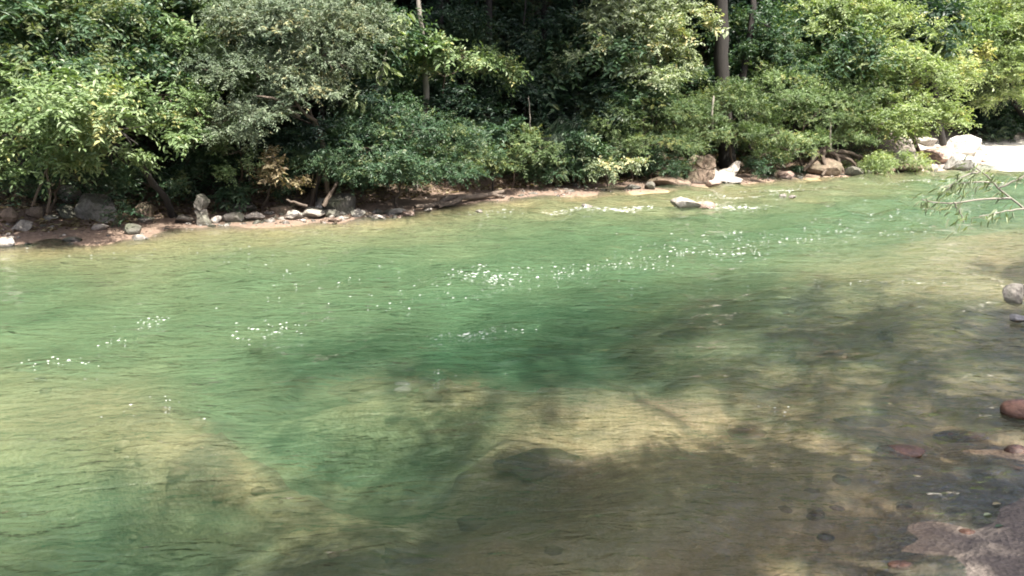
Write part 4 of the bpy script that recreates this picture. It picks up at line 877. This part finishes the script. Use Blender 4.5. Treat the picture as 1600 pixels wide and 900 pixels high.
# leafy undergrowth on the slope: nobody could count it
def undergrowth(n, seed, smin, smax, leaf, ln, hmax, nm):
    r = np.random.default_rng(seed); u = r.uniform(-150, 1750, n * 3); uu = np.clip(u, -160, 1640); yb = np.interp(uu, _bu, _by); dY = smin + (smax - smin) * r.random(n * 3) ** 1.3; y = yb + dY; x = (u - 800) / F * y / CP
    s = sdist(x, y, FL, 1.0); k = (s > smin * .7) & ~((x > 14) & (s < 8.5)); x, y = x[k][:n], y[k][:n]; z = terrain(x, y); n = len(x)
    per = 7; pos = np.stack([x, y, z + hmax * r.random(n) ** 1.6], 1); td = unit(r.normal(0, .8, (n, 3)) + np.array([0, -.2, .35]))
    t = (np.arange(per) + .5) / per; q = pos[:, None] + td[:, None] * (t[None, :, None] * ln * 3.2); q[..., 2] -= .2 * ln * 3 * t[None] ** 2
    sd2 = unit(np.cross(td, np.array([0, 0, 1.]))); sg = np.where(np.arange(per) % 2 == 0, 1, -1)[None, :, None]
    ld = td[:, None] * .5 + sd2[:, None] * sg + r.normal(0, .25, (n, per, 3)); ld[..., 2] -= .25; nr = np.array([0, -.1, 1.]) + r.normal(0, .35, (n, per, 3)); m = n * per
    V, Fc = leaves(q.reshape(-1, 3), ld.reshape(-1, 3), nr.reshape(-1, 3), ln * np.exp(r.normal(0, .25, m)), ln * .42 * np.exp(r.normal(0, .2, m)))
    o = link(nm, mesh_np(nm, V, Fc, np.repeat(np.clip(np.repeat(r.normal(.5, .22, n), per) + r.normal(0, .1, m), 0, 1), 2)), LEAF[leaf]); tag(o, kind='stuff'); NLEAF[0] += m
undergrowth(7000, 401, 2.7, 14, 'mid', .13, .8, 'undergrowth')
undergrowth(3500, 402, 8, 26, 'mid', .2, 1.6, 'undergrowth')

def litter(n, seed):
    r = np.random.default_rng(seed); x = r.uniform(-13, 22, n * 6); y = np.interp(x, [w[0] for w in FBW], [w[1] for w in FBW]) + r.uniform(.2, 4.5, n * 6); d_ = sdist(x, y, FL, 1.0); k = (d_ > 1.3) & (d_ < 4.2) & (r.random(n * 6) < sm(.3, 1.8, d_) + .08) & (x < 15)
    x, y = x[k][:n], y[k][:n]; z = terrain(x, y) + .012; n = len(x); a = r.uniform(0, 6.28, n)
    V, Fc = leaves(np.stack([x, y, z], 1), np.stack([np.cos(a), np.sin(a), r.normal(.1, .2, n)], 1), np.array([0, 0, 1.]) + r.normal(0, .35, (n, 3)), .12 * np.exp(r.normal(0, .3, n)), .05 * np.exp(r.normal(0, .3, n)))
    tag(link('leaf_litter', mesh_np('leaf_litter', V, Fc, np.repeat(r.random(n) ** 2, 2)), LEAF['dead']), kind='stuff')
litter(9000, 55)

# ------------------------------------------------------------------ near bank: sapling bough at right, the trees that shade the near water
so = pt(1720, 345, 13.6); base = np.array([so[0] + .6, so[1] + .2, H(so[0] + .6, so[1] + .2) - .1])
t = empty('leaning_sapling', base, 'pale sunlit bough with narrow leaves reaching in over the water from the right edge', 'sapling')
def near_tube(pts, r0, r1, n, nm='branch', parent=t, seed=0):
    W_ = np.array([pt(*q) for q in pts]); p_ = smooth_path(W_, n, .006, seed); v, f = tube(p_ - base, np.linspace(r0, r1, n), 7, .08, seed); return link(nm, mesh_np(nm, v, f, smooth=True), BARK['pale'], parent), p_
v, f = tube(smooth_path(np.array([base, base + np.array([-.05, 0, .8]), pt(1720, 372, 13.6), pt(1600, 326, 13.6)]), 12, .01, 3) - base, np.linspace(.05, .024, 12), 8, .06, 3); link('trunk', mesh_np('trunk', v, f, smooth=True), BARK['pale'], t)
lfm = [leaf_mesh(.15, .024, 'leaf', q) for q in (.3, .55, .8)]
for m_, q in zip(lfm, ('pale', 'bright', 'pale')): m_.materials.append(LEAF[q])
nr_ = np.random.default_rng(66)
BR = [([(1600, 326, 13.6), (1570, 302, 13.6), (1545, 278, 13.5), (1520, 258, 13.4)], .017, 40), ([(1580, 310, 13.6), (1530, 312, 13.4), (1480, 318, 13.3), (1440, 312, 13.2)], .018, 46), ([(1550, 285, 13.5), (1510, 285, 13.4), (1475, 292, 13.3)], .013, 46),
      ([(1490, 316, 13.3), (1500, 332, 13.3), (1506, 348, 13.3)], .014, 20), ([(1560, 295, 13.5), (1590, 280, 13.4), (1612, 268, 13.4)], .016, 16), ([(1600, 326, 13.6), (1570, 330, 13.4), (1530, 338, 13.3)], .014, 20), ([(1530, 268, 13.4), (1500, 278, 13.3), (1478, 300, 13.3)], .014, 24)]
for q, (P_, r0, nl) in enumerate(BR):
    br_, path = near_tube(P_, r0, r0 * .5, 12, 'branch', t, q)
    for k in range(nl):
        c = path[int(nr_.integers(4, 12))] + nr_.normal(0, .07, 3) - base
        o = link('leaf', lfm[int(nr_.integers(3))], None, br_, tuple(c)); o.rotation_euler = (nr_.normal(-.5, .4), nr_.normal(0, .5), nr_.uniform(.2, 2.6)); o.scale = [nr_.uniform(.7, 1.3)] * 3

SHADE = [(1760, 425), (1600, 430), (1350, 440), (1050, 455), (930, 466), (800, 488), (650, 525), (470, 558), (450, 585), (640, 608), (780, 630), (640, 660), (570, 700), (570, 745), (600, 780), (500, 800), (300, 832), (60, 845), (-60, 860), (-60, 1500), (2300, 1500), (2300, 425)]
HOLES = [(985, 680, 120, 36), (860, 655, 70, 26), (835, 742, 55, 15), (1245, 705, 70, 14), (1540, 746, 65, 20), (1420, 795, 90, 20), (1340, 850, 60, 14), (800, 715, 90, 22), (1180, 560, 110, 12), (640, 615, 60, 10), (350, 735, 90, 30), (1090, 640, 40, 10), (520, 800, 60, 12)]
def inside(u, v, poly):
    c = False; j = len(poly) - 1
    for i in range(len(poly)):
        (xi, yi), (xj, yj) = poly[i], poly[j]
        if (yi > v) != (yj > v) and u < (xj - xi) * (v - yi) / (yj - yi) + xi: c = not c
        j = i
    return c
def to_px(p):
    d = p - np.array([0, 0, CAM_H]); c = d[1] * CP - d[2] * SP; return 800 + F * d[0] / c, 450 - F * (d[1] * SP + d[2] * CP) / c
ts = np.array(TOSUN)
nb_trunks = [((9.0, -2.5), 11.5), ((14.5, 4.5), 12.0), ((5.5, -6.5), 11.8)]
groups = [[], [], []]; cr2 = np.random.default_rng(12)
gx = np.arange(-7, 15, .58); gy = np.arange(1.8, 17, .58)
sap = pt(1530, 300, 13.4)
for x in gx:
    for y in gy:
        q = np.array([x, y, -.25]) + np.append(cr2.uniform(-.25, .25, 2), 0); u, v = to_px(q)
        if not inside(u, v, SHADE): continue
        m = 13 * 8 / max(q[1], 4)
        if any(((u - a) / (c + m)) ** 2 + ((v - b_) / (d + m * .5)) ** 2 < 1 for a, b_, c, d in HOLES): continue
        if cr2.random() < .07: continue
        for rep_ in range(2 if v > 775 and u > 420 else 1):
            z = cr2.uniform(8.5, 12.5); c = q + ts * ((z - q[2]) / ts[2]) + (np.append(cr2.normal(0, .22, 2), 0) if rep_ else 0)
            e = c - sap; e = e - ts * (e @ ts)
            if np.linalg.norm(e) < 1.6: continue
            k = int(np.argmin([math.hypot(c[0] - a[0], c[1] - a[1]) for a, _ in nb_trunks])); groups[k].append(c)
NLB = ['tall tree on the near bank right of the viewer, its boughs shading the water', 'tree on the near bank beyond the right edge shading the shallows', 'tree on the near bank behind the viewer shading the near water']
for k, ((x, y), hh) in enumerate(nb_trunks):
    cs = np.array(groups[k]); g = H(x, y); t = empty('near_bank_tree', (x, y, g), NLB[k], 'tree'); base = np.array([x, y, g]); r = np.random.default_rng(500 + k)
    tp = smooth_path(np.array([[x, y, g - .2], [x - .2, y + .2, hh * .5], [x - .3, y + .5, hh]]) - base, 10, .03, k); v, f = tube(tp, np.linspace(.32, .14, 10), 10, .06, k); link('trunk', mesh_np('trunk', v, f, smooth=True), BARK['dark'], t)
    ang = np.arctan2(cs[:, 1] - y, cs[:, 0] - x); nb_ = 7; order = np.argsort(ang)
    for part in np.array_split(order, nb_):
        pts_ = cs[part]; far_ = pts_[np.argmax(np.hypot(pts_[:, 0] - x, pts_[:, 1] - y))]; st = tp[int(r.integers(6, 10))]
        main = smooth_path([st, (st + far_ - base) / 2 + np.array([0, 0, .4]), far_ - base], 12, .04, k); paths = [(main, .06)]
        for c in pts_:
            j = int(np.argmin(np.linalg.norm(main - (c - base), axis=1))); paths.append((smooth_path([main[j], (main[j] + c - base) / 2 + r.normal(0, .08, 3), c - base], 4, .01, 1), .018))
        v, f = bough_tubes(paths, .05); br_ = link('branch', mesh_np('branch', v, f, smooth=True), BARK['dark'], t)
        V, Fc, T = foliage([(c - base, (.46, .46, .3)) for c in pts_], 11.5, .14, .06, r, per=8); NLEAF[0] += len(T) // 2
        link('foliage', mesh_np('foliage', V, Fc, T), LEAF['mid'], br_)
# leaves afloat and on the sand at the near right
for u, v, lb, lf in [(1550, 791, 'small orange fallen leaf on the water near the bottom right', 'dead'), (1536, 808, 'pale green fallen leaf at the edge of the grey sand', 'pale'), (1554, 826, 'dark curled leaf on the grey sand at bottom right', 'dark')]:
    p, z = ground_px(u, v); V, Fc = leaves(np.zeros((1, 3)), np.array([[1, .3, .05]]), np.array([[0, 0, 1.]]), np.array([.085]), np.array([.035]), .2, .1)
    o = link('fallen_leaf', mesh_np('fallen_leaf', V, Fc, [.7, .7]), LEAF[lf], None, (p[0], p[1], max(z, 0) + .012)); tag(o, lb, 'leaf')
print('leaves', NLEAF[0], 'objects', len(bpy.data.objects))
